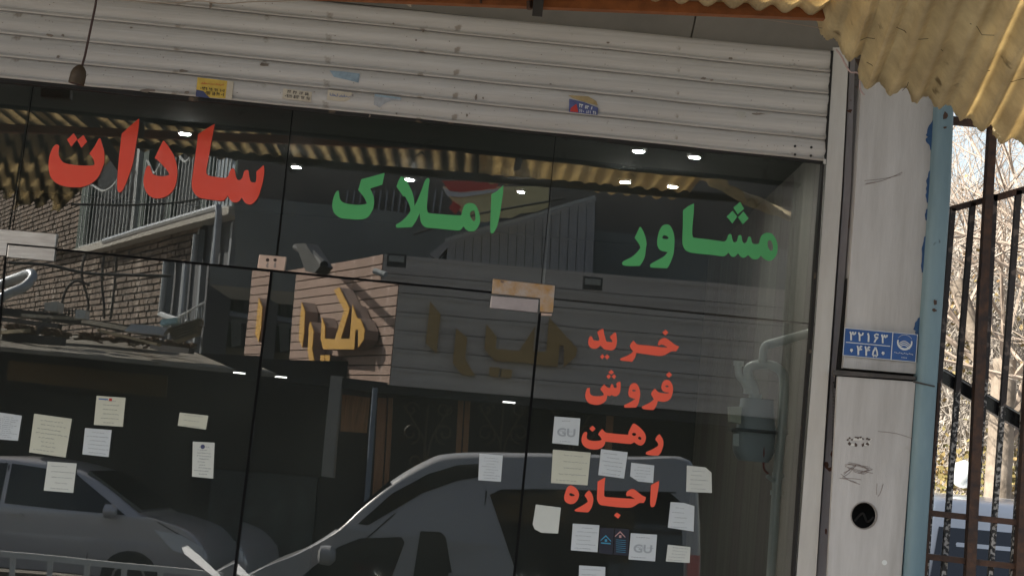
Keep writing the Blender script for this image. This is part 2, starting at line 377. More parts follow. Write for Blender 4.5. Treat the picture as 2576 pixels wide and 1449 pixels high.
f3 = flyer('flyer', 'rubbed cream flyer with a blue script line right of the phone-digit flyer', [(825, 226), (886, 234), (880, 250), (868, 256), (822, 252)], m_cream)
ink('\u0628\u0631\u0642\u06cc \u0644\u0648\u0644\u0627'[::-1], [(830, 234), (882, 240), (881, 247), (829, 242)], YS-.0105, mat('blue_ink', (.05, .12, .35), .6), f3, bold=.02)
flyer('paper_scrap', 'pale blue torn scrap on the second slat from the bottom', [(829, 178), (860, 180), (905, 186), (902, 209), (880, 203), (840, 194)], m_bluef)
f5 = flyer('paper_scrap', 'blue and grey torn scrap with a dark left edge on the bottom slat', [(942, 237), (1010, 246), (1008, 254), (985, 252), (966, 262), (955, 271), (941, 264)], mat('grey_scrap', (.45, .46, .48), .6, nscale=40, namt=.4))
obj('torn_patch', pp([(943, 237), (1010, 246), (1008, 250), (943, 243)], YS-.0105, .001), m_bluef, f5)
f6 = flyer('flyer', 'half torn blue and red flyer with white digits straddling two slats', [(1432, 249), (1470, 258), (1505, 272), (1503, 290), (1431, 282)], mat('blue_flyer', (.10, .12, .30), .5, nscale=30, namt=.4))
obj('torn_patch', pp([(1430, 240), (1480, 243), (1500, 255), (1504, 266), (1470, 257), (1440, 247)], YS-.0112, .001), mat('tan_scrap', (.45, .33, .16), .7, nscale=20, namt=.4), f6)
obj('red_patch', pp([(1436, 272), (1450, 262), (1455, 283), (1434, 281)], YS-.0115, .001), m_redink, f6)
digits('۳۳ ۵۳ ۶', [(1457, 261), (1492, 270), (1490, 277), (1457, 270)], YS-.0117, .0013, mat('white_ink', (.7, .7, .7), .5), f6, 'print')
digits('۶۶۰ ۸۱۱ ۳۵', [(1457, 275), (1500, 281), (1500, 288), (1457, 283)], YS-.0117, 0.0009, MATS['white_ink'], f6, 'print')
flyer('paper_scrap', 'faint peeled rectangle with a blue speck near the right end of the shutter', [(1854, 281), (1876, 283), (1874, 297), (1854, 295)], mat('faint_scrap', (.50, .47, .42), .6, nscale=30, namt=.3))
sc = empty('paint_chips', P(300, 180, YS-.009), 'brown bare chips and rubbed marks scattered over the shutter slats', 'paint chips'); sc['kind'] = 'stuff'
G = []
def blot(px, py, w_, h_, y=YS-.0093):
    n = 11; pts = []
    for k in range(n):
        a = 2*math.pi*k/n; r = random.uniform(.45, 1.05); pts.append((px+math.cos(a)*w_*r, py+math.sin(a)*h_*r))
    return prism([[P(a, b, y) for a, b in pts]], (0, .001, 0))
for px, py, a, b in ((125, 89, 10, 5), (158, 90, 6, 4), (373, 228, 22, 6), (470, 233, 13, 6), (460, 179, 15, 4), (530, 14, 6, 12), (665, 163, 18, 4), (660, 161, 5, 4), (147, 144, 6, 4), (1198, 246, 4, 10), (1215, 247, 3, 3), (997, 286, 3, 3), (1770, 198, 8, 4), (1790, 202, 6, 3), (1838, 147, 7, 4), (1590, 230, 4, 3), (1530, 108, 5, 3), (990, 60, 3, 3), (1046, 102, 3, 3), (1065, 79, 3, 5), (1905, 287, 22, 3), (1990, 222, 3, 3), (930, 292, 3, 5), (411, 145, 2, 2), (330, 70, 5, 3), (1175, 290, 4, 6), (1385, 212, 4, 2)):
    G.append(blot(px, py, a, b))
for k in range(330):
    x = random.uniform(0, 2060); j = random.choice([0, 0, 1, 1, 2, 3, 4]); f = random.uniform(.1, .7); y = lin(lines[j+1], x)*(1-f)+lin(lines[j], x)*f
    s = random.uniform(.5, 1.5); G.append(blot(x, y, s*1.3, s))
obj('chips', merge(*G), m_scuff, sc)['kind'] = 'stuff'

# ---------------------------------------------------------------- right hand guide, recess, pillar
def thing1(name, label, cat, geo, m, group=None, smooth=False):
    return tag(obj(name, geo, m, smooth=smooth), label, cat, group)
thing1('shutter_guide', 'tall off-white guide rail down the right side of the glass front', 'guide rail',
       prism([[P(2095, 120, -.34), P(2075, 481, -.34), P(2041, 962, -.34), P(1998, 1520, -.34), P(2048, 1520, -.34), P(2083, 962, -.34), P(2117, 481, -.34), P(2136, 120, -.34)]], (.065, .33, 0)), m_white)
thing1('gasket', 'thin black ragged gasket between the last pane and the guide rail', 'gasket', merge(*[pp([(2072-i*.0, 400), (2075, 400), (2079, 400)], -.345, .01) for i in range(0)],
       pp([(2070, 405), (2074, 405), (2062, 610), (2045, 850), (2035, 962), (2018, 1180), (1996, 1520), (1990, 1520), (2012, 1180), (2029, 962), (2038, 850), (2054, 610)], -.343, .06)), m_seal)
rc = empty('recess_channel', P(2120, 800, -.30), 'narrow lilac grey channel with rust marks between guide rail and pillar', 'channel')
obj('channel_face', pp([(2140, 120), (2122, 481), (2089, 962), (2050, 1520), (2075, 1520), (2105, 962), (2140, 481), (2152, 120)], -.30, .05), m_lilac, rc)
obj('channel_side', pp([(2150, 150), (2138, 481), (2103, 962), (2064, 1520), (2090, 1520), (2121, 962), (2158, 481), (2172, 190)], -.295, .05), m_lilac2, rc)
for px, py, a, b in ((2088, 1180, 12, 8), (2137, 280, 9, 6), (2078, 1335, 3, 10), (2092, 1140, 4, 9), (2080, 1170, 8, 12)):
    obj('rust_mark', blot(px, py, a, b, -.3012), mat('rust_mark', (.12, .05, .03), .8), rc)
pl = empty('cladded_pillar', P(2200, 1400, -.36), 'wide off-white sheet metal pillar between shop glass and gate, with a blue number plate', 'pillar')
obj('upper_cladding', prism([[P(a, b, -.37) for a, b in ((2180, 150), (2167, 213), (2152, 481), (2121, 925), (2303, 940), (2336, 481), (2352, 240), (2356, 150))]], (0, .25, 0)), m_pillar, pl)
hole = [(2174+32*math.cos(a*math.pi/12), 1296+33*math.sin(a*math.pi/12)) for a in range(24)]
obj('lower_cladding', prism([[P(a, b, -.385) for a, b in ((2108, 946), (2303, 960), (2262, 1520), (2078, 1520))], [P(a, b, -.385) for a, b in hole]], (0, .03, 0)), m_pillar, pl)
obj('ledge', pp([(2096, 930), (2304, 947), (2304, 955), (2098, 942)], -.40, .04), mat('ledge_dirty', (.10, .09, .085), .8, nscale=20, namt=.4), pl)
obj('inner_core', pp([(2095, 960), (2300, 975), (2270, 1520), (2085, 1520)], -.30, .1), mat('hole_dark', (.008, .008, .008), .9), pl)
G = [tube([P(2174+33*math.cos(a*math.pi/12), 1296+34*math.sin(a*math.pi/12), -.386) for a in range(25)], .0022, 5)]
obj('hole_rim', merge(*G), mat('rim_worn', (.28, .25, .23), .6), pl); obj('hole_clutter', tube(smoothpath([P(2150, 1310, -.31), P(2170, 1290, -.32), P(2182, 1312, -.31), P(2198, 1300, -.31)]), .004, 6), mat('rim_dark', (.05, .045, .04), .7), pl)
obj('pale_spot', lathe(P(2225, 1414, -.386), (0, -1, 0), [(0, .009), (.001, .009)], 14), mat('white_spot', (.75, .76, .74), .5), pl)
G = []
for s, (x0, y0, x1, y1, n) in enumerate(((2128, 1170, 2190, 1182, 6), (2115, 1196, 2160, 1174, 3), (2155, 1190, 2192, 1184, 3), (2200, 1240, 2213, 1218, 2), (2120, 1198, 2160, 1212, 3), (2180, 455, 2265, 440, 3), (2170, 110, 2190, 120, 2), (2032, 1143, 2060, 1146, 1), (2200, 1090, 2290, 1096, 1))):
    for k in range(n):
        a = P(x0+random.uniform(-9, 9), y0+random.uniform(-8, 8), -.3865); b = P(x1+random.uniform(-9, 9), y1+random.uniform(-8, 8), -.3865); c = (a+b)/2+Vector((0, 0, random.uniform(-.012, .012)))
        if y0 < 960: a.y = b.y = c.y = -.3715
        if x0 > 2100: G.append(tube(smoothpath([a, c, b], 4), .0007, 4))
o = obj('scratches', merge(*G), mat('scratch', (.25, .19, .17), .8), pl); o['kind'] = 'stuff'
G = []
for k in range(9):
    px = 2131+k*7+random.uniform(-2, 2); G.append(blot(px, 1104+random.uniform(-5, 2), 4, 3, -.3862)); 
    if k in (1, 3, 6, 7): G.append(blot(px, 1116+random.uniform(-3, 3), 5, 6, -.3862))
o = obj('chipped_marks', merge(*G), mat('dark_chip', (.10, .07, .06), .8), pl); o['kind'] = 'stuff'
G = [blot(2162+random.uniform(-28, 28), 1110+random.uniform(-8, 10), 9, 4, -.3858) for k in range(8)]
o = obj('plaster_marks', merge(*G), mat('pale_chip', (.72, .70, .66), .8), pl); o['kind'] = 'stuff'

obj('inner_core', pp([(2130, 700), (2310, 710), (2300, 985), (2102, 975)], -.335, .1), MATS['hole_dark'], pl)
# number plate
pq = [(2125, 824), (2309, 841), (2304, 911), (2120, 894)]
pt = empty('number_plate', P(2215, 905, -.375), 'blue enamel utility number plate with white digits 32163 and 04450 and a round emblem', 'sign')
m_plate = mat('plate_blue', (.03, .11, .36), .35, nscale=14, namt=.25); m_pw = mat('plate_white', (.72, .74, .76), .4)
obj('plate', pp(pq, -.381, .008), m_plate, pt)
B = lambda u, v: bilin(pq, u, v)
def strip(u0, v0, u1, v1, y=-.3825): return prism([[P(*B(u0, v0), y), P(*B(u1, v0), y), P(*B(u1, v1), y), P(*B(u0, v1), y)]], (0, .0012, 0))
obj('border', merge(strip(0, 0, 1, .02), strip(0, .98, 1, 1), strip(0, .02, .008, .98), strip(.992, .02, 1, .98), strip(.655, .02, .665, .98), strip(.03, .5, .635, .525)), m_pw, pt)
def ptext(s, u0, v0, u1, v1): digits(s, [B(u0, v0), B(u1, v0), B(u1, v1), B(u0, v1)], -.383, .0031, m_pw, pt)
ptext('۳۲۱۶۳', .06, .12, .60, .43); ptext('۰۴۴۵۰', .06, .60, .60, .93)
# emblem: open ring with waves
G = []
def ringpts(cu, cv, ru, rv, a0, a1, n=24): return [B(cu+ru*math.cos(a0+(a1-a0)*i/n), cv+rv*math.sin(a0+(a1-a0)*i/n)) for i in range(n+1)]
o1 = ringpts(.83, .33, .105, .28, -.25, math.pi+.25); i1 = ringpts(.83, .31, .085, .225, -.25, math.pi+.25)
G.append(pp(o1+i1[::-1], -.383, .001))
for dv in (0, .07, .14):
    a = [B(.755+.15*i/10, .36+dv-.09*math.sin(i/10*math.pi*1.1)) for i in range(11)]; b = [(x, y+2.2) for x, y in a]
    G.append(pp(a+b[::-1], -.383, .001))
o1 = ringpts(.83, .31, .105, .26, math.pi+.5, 2*math.pi-.5); G.append(pp(o1+[(x, y+.8) for x, y in o1[::-1]], -.383, .001))
obj('emblem', merge(*G), m_pw, pt)
G = [strip(.70+i*.022, .70+.012*(i % 3), .712+i*.022, .725+.012*(i % 3)) for i in range(12)]+[strip(.80+i*.02, .86, .812+i*.02, .885) for i in range(4)]
obj('small_print', merge(*G), m_pw, pt)

# pale blue post with old blue paint along its edge
bp_ = empty('downpipe_post', P(2310, 1400, -.36), 'pale blue steel post at the gate with dark blue paint peeping at its left edge', 'post')
cl = [(2374, 200, 24), (2361, 481, 27), (2327, 962, 27), (2290, 1520, 27)]
V = []; Fc = []; n = 20
for cx_, cy_, hw in cl:
    c = P(cx_, cy_, -.36); r = hw/730
    for k in range(n):
        a = 2*math.pi*k/n; sxx = math.copysign(abs(math.cos(a))**.6, math.cos(a)); syy = math.copysign(abs(math.sin(a))**.6, math.sin(a))
        V.append(c+Vector((r*sxx, .06*syy, 0)))
for i in range(3):
    for k in range(n): Fc.append((i*n+k, i*n+(k+1) % n, (i+1)*n+(k+1) % n, (i+1)*n+k))
Fc += [tuple(range(n)), tuple(3*n+k for k in range(n))]
obj('post_tube', (V, Fc), m_blue, bp_, smooth=True)
def flake(cy, h, w_):
    L_ = []; R_ = []
    for i in range(17):
        f = i/16; y = cy-h+2*h*f; t = (y-200)/1320; xe = 2350-(y-262)*.0725
        L_.append((xe-w_*.75*math.sin(f*math.pi)*random.uniform(.35, 1), y)); R_.append((xe+6, y))
    return pp(L_+R_[::-1], -.374, .01)
for cy, h, w_ in ((340, 38, 24), (470, 40, 10), (640, 45, 9), (825, 26, 16), (1370, 22, 18), (540, 14, 4), (1240, 18, 5)): obj('old_paint', flake(cy, h, w_), m_blued, bp_)
obj('bolt_hole', blot(2352, 760, 6, 9, -.4225), m_rust, bp_); obj('bolt_hole', blot(2350, 780, 8, 6, -.4228), m_rust, bp_)
obj('bolt_hole', blot(2378, 292, 9, 12, -.4225), m_rust, bp_); obj('bolt_hole', blot(2378, 321, 5, 4, -.4225), m_rust, bp_)
obj('strap', pp([(2298, 957), (2352, 970), (2352, 973), (2298, 962)], -.423, .005), m_wire, bp_)

# ---------------------------------------------------------------- glazing
hy = lambda x: 613+(x)*.09853
def pane(pts, y0, th, dl, m=m_glass):
    c = P(sum(p[0] for p in pts)/len(pts), sum(p[1] for p in pts)/len(pts), 0)
    n = Vector((math.sin(dl), -math.cos(dl), 0)); loop = []
    for a, b in pts:
        d = ray(a, b); t = (c+n*0-CAM).dot(n)/d.dot(n); loop.append(CAM+d*t-n*y0)
    return prism([loop], -n*th)
def seamx(l, y): (x0, y0), (x1, y1) = l; return x0+(x1-x0)*(y-y0)/(y1-y0)
s1 = ((72, 277), (27, 575)); s2 = ((727, 353), (691, 660)); s3 = ((1397, 360), (1363, 711)); sr = ((2124, 200), (2051, 962)); srl = ((2052, 962), (2004, 1449))
TL = 'pane of the transom glazing above the doors'
def tp(xl, xr, lab):
    pts = [(xl(150)+2, 150), (xr(150)-2, 150), (xr(640)-2, hy(xr(640))-2), (xl(640)+2, hy(xl(640))-2)]
    return thing1('transom_pane', lab, 'glass pane', pane(pts, 0, .008, DT), m_glass, 'transom panes')
X1 = lambda y: seamx(s1, y); X2 = lambda y: seamx(s2, y); X3 = lambda y: seamx(s3, y); XR = lambda y: seamx(sr, y)
tp(lambda y: X1(y)-560, X1, 'transom glass at the far left edge of the front')
tp(X1, X2, 'transom glass with the red word, above the left door')
tp(X2, X3, 'transom glass with the green word Amlak in the middle')
thing1('transom_pane', 'transom glass with the green word Moshaver above the fixed right pane', 'glass pane', pane([(X3(150)+2, 150), (XR(150), 150), (XR(810), hy(2053)-.8), (X3(745)+2, hy(1360)-.8)], 0, .008, DT), m_glass, 'transom panes')
bs0 = ((13, 644), (-60, 1449)); bs = ((684, 688), (590, 1449)); cs = ((1359, 794), (1292, 1449))
def door(lab, l, r, dl, cat='glass door', name='glass_door'):
    yb = 1560
    xl0 = seamx(l, 700); xr0 = seamx(r, 700); pts = [(seamx(l, hy(xl0))+2, hy(xl0)+3), (seamx(r, hy(xr0))-2, hy(xr0)+3), (seamx(r, yb)-2, yb), (seamx(l, yb)+2, yb)]
    e = empty(name, P((pts[2][0]+pts[3][0])/2, yb, 0), lab, cat)
    obj('pane', pane(pts, 0, .010, dl), m_glass, e); return e
dZ = door('glass leaf cut by the left edge of the picture', ((-560, 600), (-600, 1449)), bs0, DB)
dB = door('left glass door leaf carrying seven paper notices', bs0, bs, DB)
dC = door('middle glass door leaf reflecting the yellow sign and the van', bs, cs, DC)
dD = door('fixed right hand pane carrying the four red words and most paper notices', cs, srl, DC, 'glass pane', 'fixed_glass_pane')
def band(a, b, w_, y=-.0115, th=.006): return pp([(a[0]-w_[0], a[1]-w_[1]), (b[0]-w_[0], b[1]-w_[1]), (b[0]+w_[0], b[1]+w_[1]), (a[0]+w_[0], a[1]+w_[1])], y, th)
thing1('glazing_joint', 'long dark gap between the transom glass and the two doors', 'joint', band((-140, hy(-140)), (1238, hy(1238)), (0, 2.3)), m_seam)
thing1('glazing_joint', 'hairline joint above the fixed pane right of the tarnished fitting', 'joint', band((1394, hy(1394)), (2050, hy(2050)), (0, .7)), mat('hairline', (.05, .05, .045), .8))
thing1('glazing_joint', 'dark vertical edge between the left and middle glass doors', 'joint', band((683, 684), (580, 1520), (3.2, 0)), m_seam)
thing1('glazing_joint', 'dark vertical edge between the middle door and the fixed pane', 'joint', band((1358, 788), (1287, 1520), (3.2, 0)), m_seam)
thing1('glazing_joint', 'dark vertical edge at the far left of the left door', 'joint', band((13, 650), (-60, 1520), (2, 0)), m_seam)
thing1('glazing_joint', 'hairline joint in the transom above the red notice of the left door', 'joint', band((100, 100), (27, 600), (.5, 0)), m_seam)
thing1('glazing_joint', 'hairline joint in the transom between the red word and the green word', 'joint', band((757, 100), (691, 672), (.7, 0)), m_seam)
thing1('glazing_joint', 'hairline joint in the transom right of the green word', 'joint', band((1422, 100), (1359, 738), (.5, 0)), m_seam)

thing1('shutter_sensor', 'small black box behind the glass under the hanging lamp socket', 'sensor', pp([(103, 220), (176, 226), (175, 248), (102, 243)], .03, .05), m_black)
# patch fittings
def fit(pts, m, parent, y=-.016, th=.03, name='patch_plate'):
    o = obj(name, pp(pts, y, th), m, parent); bv = o.modifiers.new('b', 'BEVEL'); bv.width = .0022; bv.segments = 2; bv.limit_method = 'ANGLE'; return o
e = empty('patch_fitting', P(70, 600, -.01), 'scuffed steel patch fitting at the left edge of the glass front', 'glass fitting')
fit([(-40, 572), (143, 588), (139, 622), (18, 612), (15, 643), (-40, 640)], m_steel, e); fit([(20, 616), (139, 626), (135, 657), (17, 646)], m_steel, e)
e = empty('patch_fitting', P(683, 660, -.01), 'small coppery steel connector with two screws above the joint of the two doors', 'glass fitting')
fit([(652, 640), (720, 646), (715, 681), (647, 674)], m_steelp, e)
for px in (673, 692):
    obj('screw', lathe(P(px, 654, -.017), (0, -1, 0), [(0, .006), (.003, .006), (.005, .003)], 12), mat('screw_dark', (.08, .06, .055), .5, .6), e)
    obj('drip_stain', blot(px, 667, 4, 9, -.0172), mat('stain_grey', (.35, .29, .27), .6), e)
e = empty('patch_fitting', P(1310, 740, -.01), 'tarnished yellow-stained patch fitting at the top of the joint beside the fixed pane', 'glass fitting')
fit([(1240, 701), (1396, 718), (1391, 786), (1359, 784), (1359, 750), (1237, 738)], m_rusted, e); fit([(1236, 744), (1355, 754), (1352, 786), (1232, 774)], mat('lilac_steel', (.55, .48, .48), .3, .6, 8, 0, (.42, .36, .36)), e)
fit([(1361, 787), (1388, 789), (1388, 794), (1360, 794)], m_steelp, e, -.008, .02)

# ---------------------------------------------------------------- vinyl words on the glass
YL = -.0145
def letters(word, label, m, crop, pieces):
    ox, oy, sc_ = crop; yl = -.0062 if oy < 900 else -.0032; tr = lambda l: [P((ox+a*sc_)*.85867, (oy+b*sc_)*.85867, yl) for a, b in l]
    geos = []
    for pc in pieces:
        loops = [tr(catmull(s)) for s in (pc if isinstance(pc, (list, tuple)) else [pc])]
        geos.append(prism(loops, (0, .0012, 0)))
    return geos
def word(label, m, groups):
    gs = [];
    for crop, pieces in groups: gs += letters('', label, m, crop, pieces)
    allv = [v for g in gs for v in g[0]]; base = Vector((sum(v.x for v in allv)/len(allv), YL, min(v.z for v in allv)))
    e = empty('window_lettering', base, label, 'lettering')
    for g in gs:
        o = obj('letter', g, m, e)
    return e
cA = (130, 340, .17945); cB = (400, 340, .17945); cC = (960, 490, .13459); cD = (1200, 510, .13459); cE = (1800, 580, .1518); cF = (1980, 580, .1518)
cG = (1710, 950, .11258); cH = (1700, 1070, .11258); cI = (1690, 1230, .10481); cJ = (1640, 1390, .12034)
word('large red vinyl word Sadat in Persian script at upper left of the glass', m_red, [
 (cA, ["205,466 240,490 232,560 235,640 285,735 370,780 520,803 680,812 800,805 815,760 790,690 735,615! 815,500 888,370! 915,375 945,470 975,580 980,700 965,800 900,960 820,1060 720,1125 600,1160 480,1165 330,1148 200,1100 110,1010 75,900 68,790 85,650 130,530 170,480",
  "478,283! 541,380! 437,503! 370,385!", "637,313! 697,420! 603,523! 535,395!",
  "1540,45! 1548,70 1530,250 1490,500 1440,780 1370,1000 1290,1190 1245,1240 1210,1240 1190,1180 1192,1000 1215,700 1240,480 1262,290! 1400,165",
  "1935,410! 1965,420 2040,520 2110,640 2155,780 2170,900 2160,1050 2120,1180 2050,1270 1960,1325 1860,1345 1770,1335 1690,1280 1640,1190 1618,1080 1630,960 1660,850 1690,815! 1725,815! 1745,890 1775,950 1830,975 1920,985 2000,975 2035,955 2010,900 1940,815 1850,725 1800,690! 1860,560"]),
 (cB, ["1275,130! 1255,250 1220,430 1180,660 1140,880 1150,950 1200,980 1320,1000 1440,1010 1490,985 1530,890 1570,855 1600,880 1620,980 1650,1040 1690,1045 1730,1000 1755,910 1790,885 1825,895 1840,980 1860,1060 1900,1085 1945,1075 1955,1000 1955,910! 2075,803! 2085,900 2070,1030 2040,1160 1990,1310 1930,1400 1860,1445 1790,1430 1745,1380 1718,1330! 1680,1385 1620,1410 1560,1400 1515,1350 1490,1300! 1440,1365 1390,1385 1280,1375 1120,1355 1020,1330 950,1270 910,1190 900,1080 920,930 950,720 980,500 1005,300! 1140,210"])])
dd = lambda s: ' '.join('%g,%g%s' % (float(a.split(',')[0])+1783, float(a.split(',')[1].rstrip('!'))+148.6, '!' if a.endswith('!') else '') for a in s.split())
word('large green vinyl word Amlak in Persian script at top centre of the glass', m_green, [
 (cC, ["1240,125! 1190,380! 925,465! 965,550 1000,650 1010,760 990,900 940,1000 880,1080 790,1125 650,1140 480,1130 300,1110 180,1040 120,950 100,820 125,670 165,570 205,515! 240,515! 250,590 265,680 300,740 380,785 520,810 700,820 840,800! 845,765 780,640 665,500! 730,265!",
  ("1600,195! 1680,250 1760,370 1830,520 1870,650 1885,760 1888,850! 1960,700 2050,480 2110,310 2160,245 2200,245 2215,290 2195,450 2175,650 2160,850 2170,940 "+dd("430,850 700,875 1070,900 1130,870 1155,780 1190,690 1260,640 1330,632 1400,650 1460,710 1505,820 1535,950 1530,1050 1490,1150 1430,1225 1360,1248 1280,1240 1210,1190 1172,1140! 1120,1205 1060,1228 900,1215 600,1185 380,1165 300,1125 245,1040 225,930 218,850!")+" 1930,1160 1840,1290 1800,1305 1650,1312 1510,1315 1488,1290 1495,1245 1600,1180 1720,1070 1790,970 1800,930 1790,860 1750,760 1690,650 1655,625! 1635,640! 1620,600 1500,425! 1540,300",
   dd("1370,800 1410,810 1430,900 1425,1000 1395,1025 1350,980 1320,910 1320,840"))]),
 (cD, ["2040,245! 2035,400 2000,650 1960,900 1910,1120 1840,1260 1800,1290 1765,1270 1755,1100 1765,800 1780,440! 1900,370"])])
word('large green vinyl word Moshaver in Persian script at upper right of the glass', m_green, [
 (cE, ["490,555! 520,575 570,670 605,780 620,880 605,1000 590,1120 550,1220 490,1310! 300,1312 190,1303 155,1280 155,1240 200,1205 330,1140 430,1055 500,965! 480,900 390,770! 440,660",
  ("1000,510 1060,525 1110,590 1145,690 1160,800 1155,950 1140,1080 1100,1200 1060,1290 1020,1355! 720,1342 695,1310 700,1275 800,1215 950,1130 1030,1045! 930,1025 870,995 830,920 825,850 835,750 870,630 930,535", "925,760 950,725 990,725 1030,750 1040,785 990,795 940,785")]),
 (cF, [("350,105! 345,300 325,500 318,680 330,745 370,770 600,795 850,830 940,835 980,800 1000,740 1020,705 1050,698 1075,715 1090,790 1110,845 1145,855 1180,825 1200,740 1235,715 1265,730 1280,810 1300,860 1335,870 1370,835 1395,760 1425,745 1450,770 1465,840 1490,880 1550,890 1600,875 1625,790 1660,720 1720,680 1780,672 1850,690 1910,760 1950,850 1965,950 1950,1070 1900,1160 1840,1205 1770,1208 1700,1170 1640,1110! 1600,1165 1540,1185 1470,1170 1395,1100! 1350,1140 1300,1155 1250,1130 1200,1070! 1150,1125 1105,1138 1060,1115 1017,1055! 960,1110 900,1125 700,1100 400,1070 280,1052 190,1010 140,930 125,830 135,500 138,240! 240,160", "1800,815 1840,830 1870,900 1875,980 1850,1020 1810,1000 1775,930 1772,850"),
  "1240,75! 1318,210! 1193,318! 1110,185!", "1095,250! 1187,360! 1092,495! 980,360!", "1305,262! 1405,395! 1293,512! 1199,372!"])])
word('small red word Kharid, topmost of the four on the fixed pane', m_red2, [(cG, [
 "480,115! 515,135 530,230 560,340 590,435 660,455 740,460! 745,430 685,340! 700,300 810,205! 840,230 860,330 865,440 845,560 800,640 720,675 620,665 530,640 480,590 435,545! 380,600 300,632 210,620 150,570 120,490 125,400 155,325 190,305! 225,335 250,400 310,420 390,420 405,380 380,280 350,200! 400,160",
 "487,770! 543,835! 485,905! 425,840!", "605,775! 680,840! 605,915! 547,840!",
 "1300,420! 1350,480 1420,525 1700,550 2000,590 2180,600! 2110,555 2040,525 1980,540 1940,550! 1935,490 1970,420 2040,365 2110,350 2190,385 2290,460 2380,530 2480,570! 2460,620 2400,700! 2290,700 2200,745 2100,800 1980,820 1800,800 1550,765 1370,740! 1350,830 1310,900 1260,970! 1100,955 970,935 950,900 990,870 1130,815 1240,750 1290,700! 1240,640 1200,565! 1240,480",
 "2130,135! 2210,210! 2125,288! 2045,210!"])])
word('small red word Foroush, second from the top on the fixed pane', m_red2, [(cH, [
 "620,490! 700,565 780,585! 790,530 825,480 860,520 880,580 940,575 950,540 935,490! 960,450 1020,420! 1045,440 1050,560 1030,700 980,770 920,800 860,790 820,770 770,795 700,780! 690,860 650,930 570,990 470,1025 350,1020 230,980 160,900 130,800 145,690 180,590! 250,580! 250,680 270,750 340,790 450,800 560,790 610,760 590,710 520,620! 560,560",
 "805,115! 880,180! 805,238! 730,180!", "745,225! 798,285! 740,355! 680,285!", "880,225! 935,285! 880,355! 815,290!",
 ("1410,455 1470,480 1520,550 1550,650 1560,760 1540,880 1510,1000 1450,1095! 1170,1095 1145,1060 1160,1025 1300,955 1430,870! 1330,845 1270,800 1250,720 1265,620 1300,520 1350,470", "1350,650 1380,630 1430,640 1445,660 1400,675 1370,670"),
 ("2260,375 2330,400 2390,490 2415,600 2400,730 2360,840 2280,915 2180,945 2080,935 2020,925! 1990,1020 1950,1100 1900,1160! 1700,1145 1620,1120 1605,1080 1640,1050 1800,970 1915,885! 1880,820 1840,745! 1870,680 1940,600! 1990,650 2050,700 2200,725 2290,720 2300,700! 2200,690 2140,650 2110,580 2125,490 2160,420 2210,380", "2215,545 2240,520 2285,530 2295,555 2250,565"),
 "2315,165! 2390,245! 2305,322! 2230,245!"])])
word('small red word Rahn, third from the top on the fixed pane', m_red2, [(cI, [
 ("710,245! 760,300 830,350 1000,370 1250,395 1435,408! 1450,330 1500,220 1560,110! 1600,90! 1690,145 1800,240 1890,350 1930,460 1915,580 1860,670 1790,708 1710,690 1640,640 1600,620! 1540,650 1480,665 1200,640 800,600! 770,690 710,760 600,810 480,820 340,800 220,740 150,650 130,540 160,410 220,330! 275,325! 290,380 275,450 290,520 360,560 470,580 600,575 680,555 690,530 650,460 595,395! 640,320", "1545,375 1600,355 1655,380 1640,425 1590,435 1555,415", "1745,460 1790,480 1805,530 1780,550 1730,530 1710,495"),
 "440,150! 525,240! 435,325! 345,235!",
 "2310,390! 2370,470 2415,570 2420,680 2390,800 2340,920 2270,990! 2100,985 1950,960 1930,920 1960,880 2100,820 2220,750 2280,700! 2260,630 2190,545! 2240,450"])])
word('small red word Ejareh, lowest of the four on the fixed pane', m_red2, [(cJ, [
 ("250,260 310,270 390,320 450,400 470,490 440,600 370,680 290,710 200,695 130,640 105,550 130,440 180,310", "240,450 290,450 360,490 340,515 280,515 235,490"),
 "715,375! 770,440 810,540 815,640 780,780 720,880 680,912! 550,905 400,890 360,865 390,835 560,740 685,655! 650,570 600,505! 650,430",
 "1100,65! 1105,90 1090,250 1080,480 1100,525 1150,540 1500,565 1830,585! 1740,530 1690,515 1640,525! 1615,480 1640,410 1720,355 1800,350 1880,400 1990,490 2100,545! 2080,620 2040,685! 1940,685 1860,730 1760,785 1640,800 1400,785 1100,750 980,725 920,640 905,560 915,350 920,165! 1020,110",
 "1390,915! 1485,980! 1420,1065! 1320,985!",
 "2415,145! 2415,250 2385,430 2350,620 2310,750 2260,785 2215,765 2200,650 2210,450 2220,250! 2320,195"])])

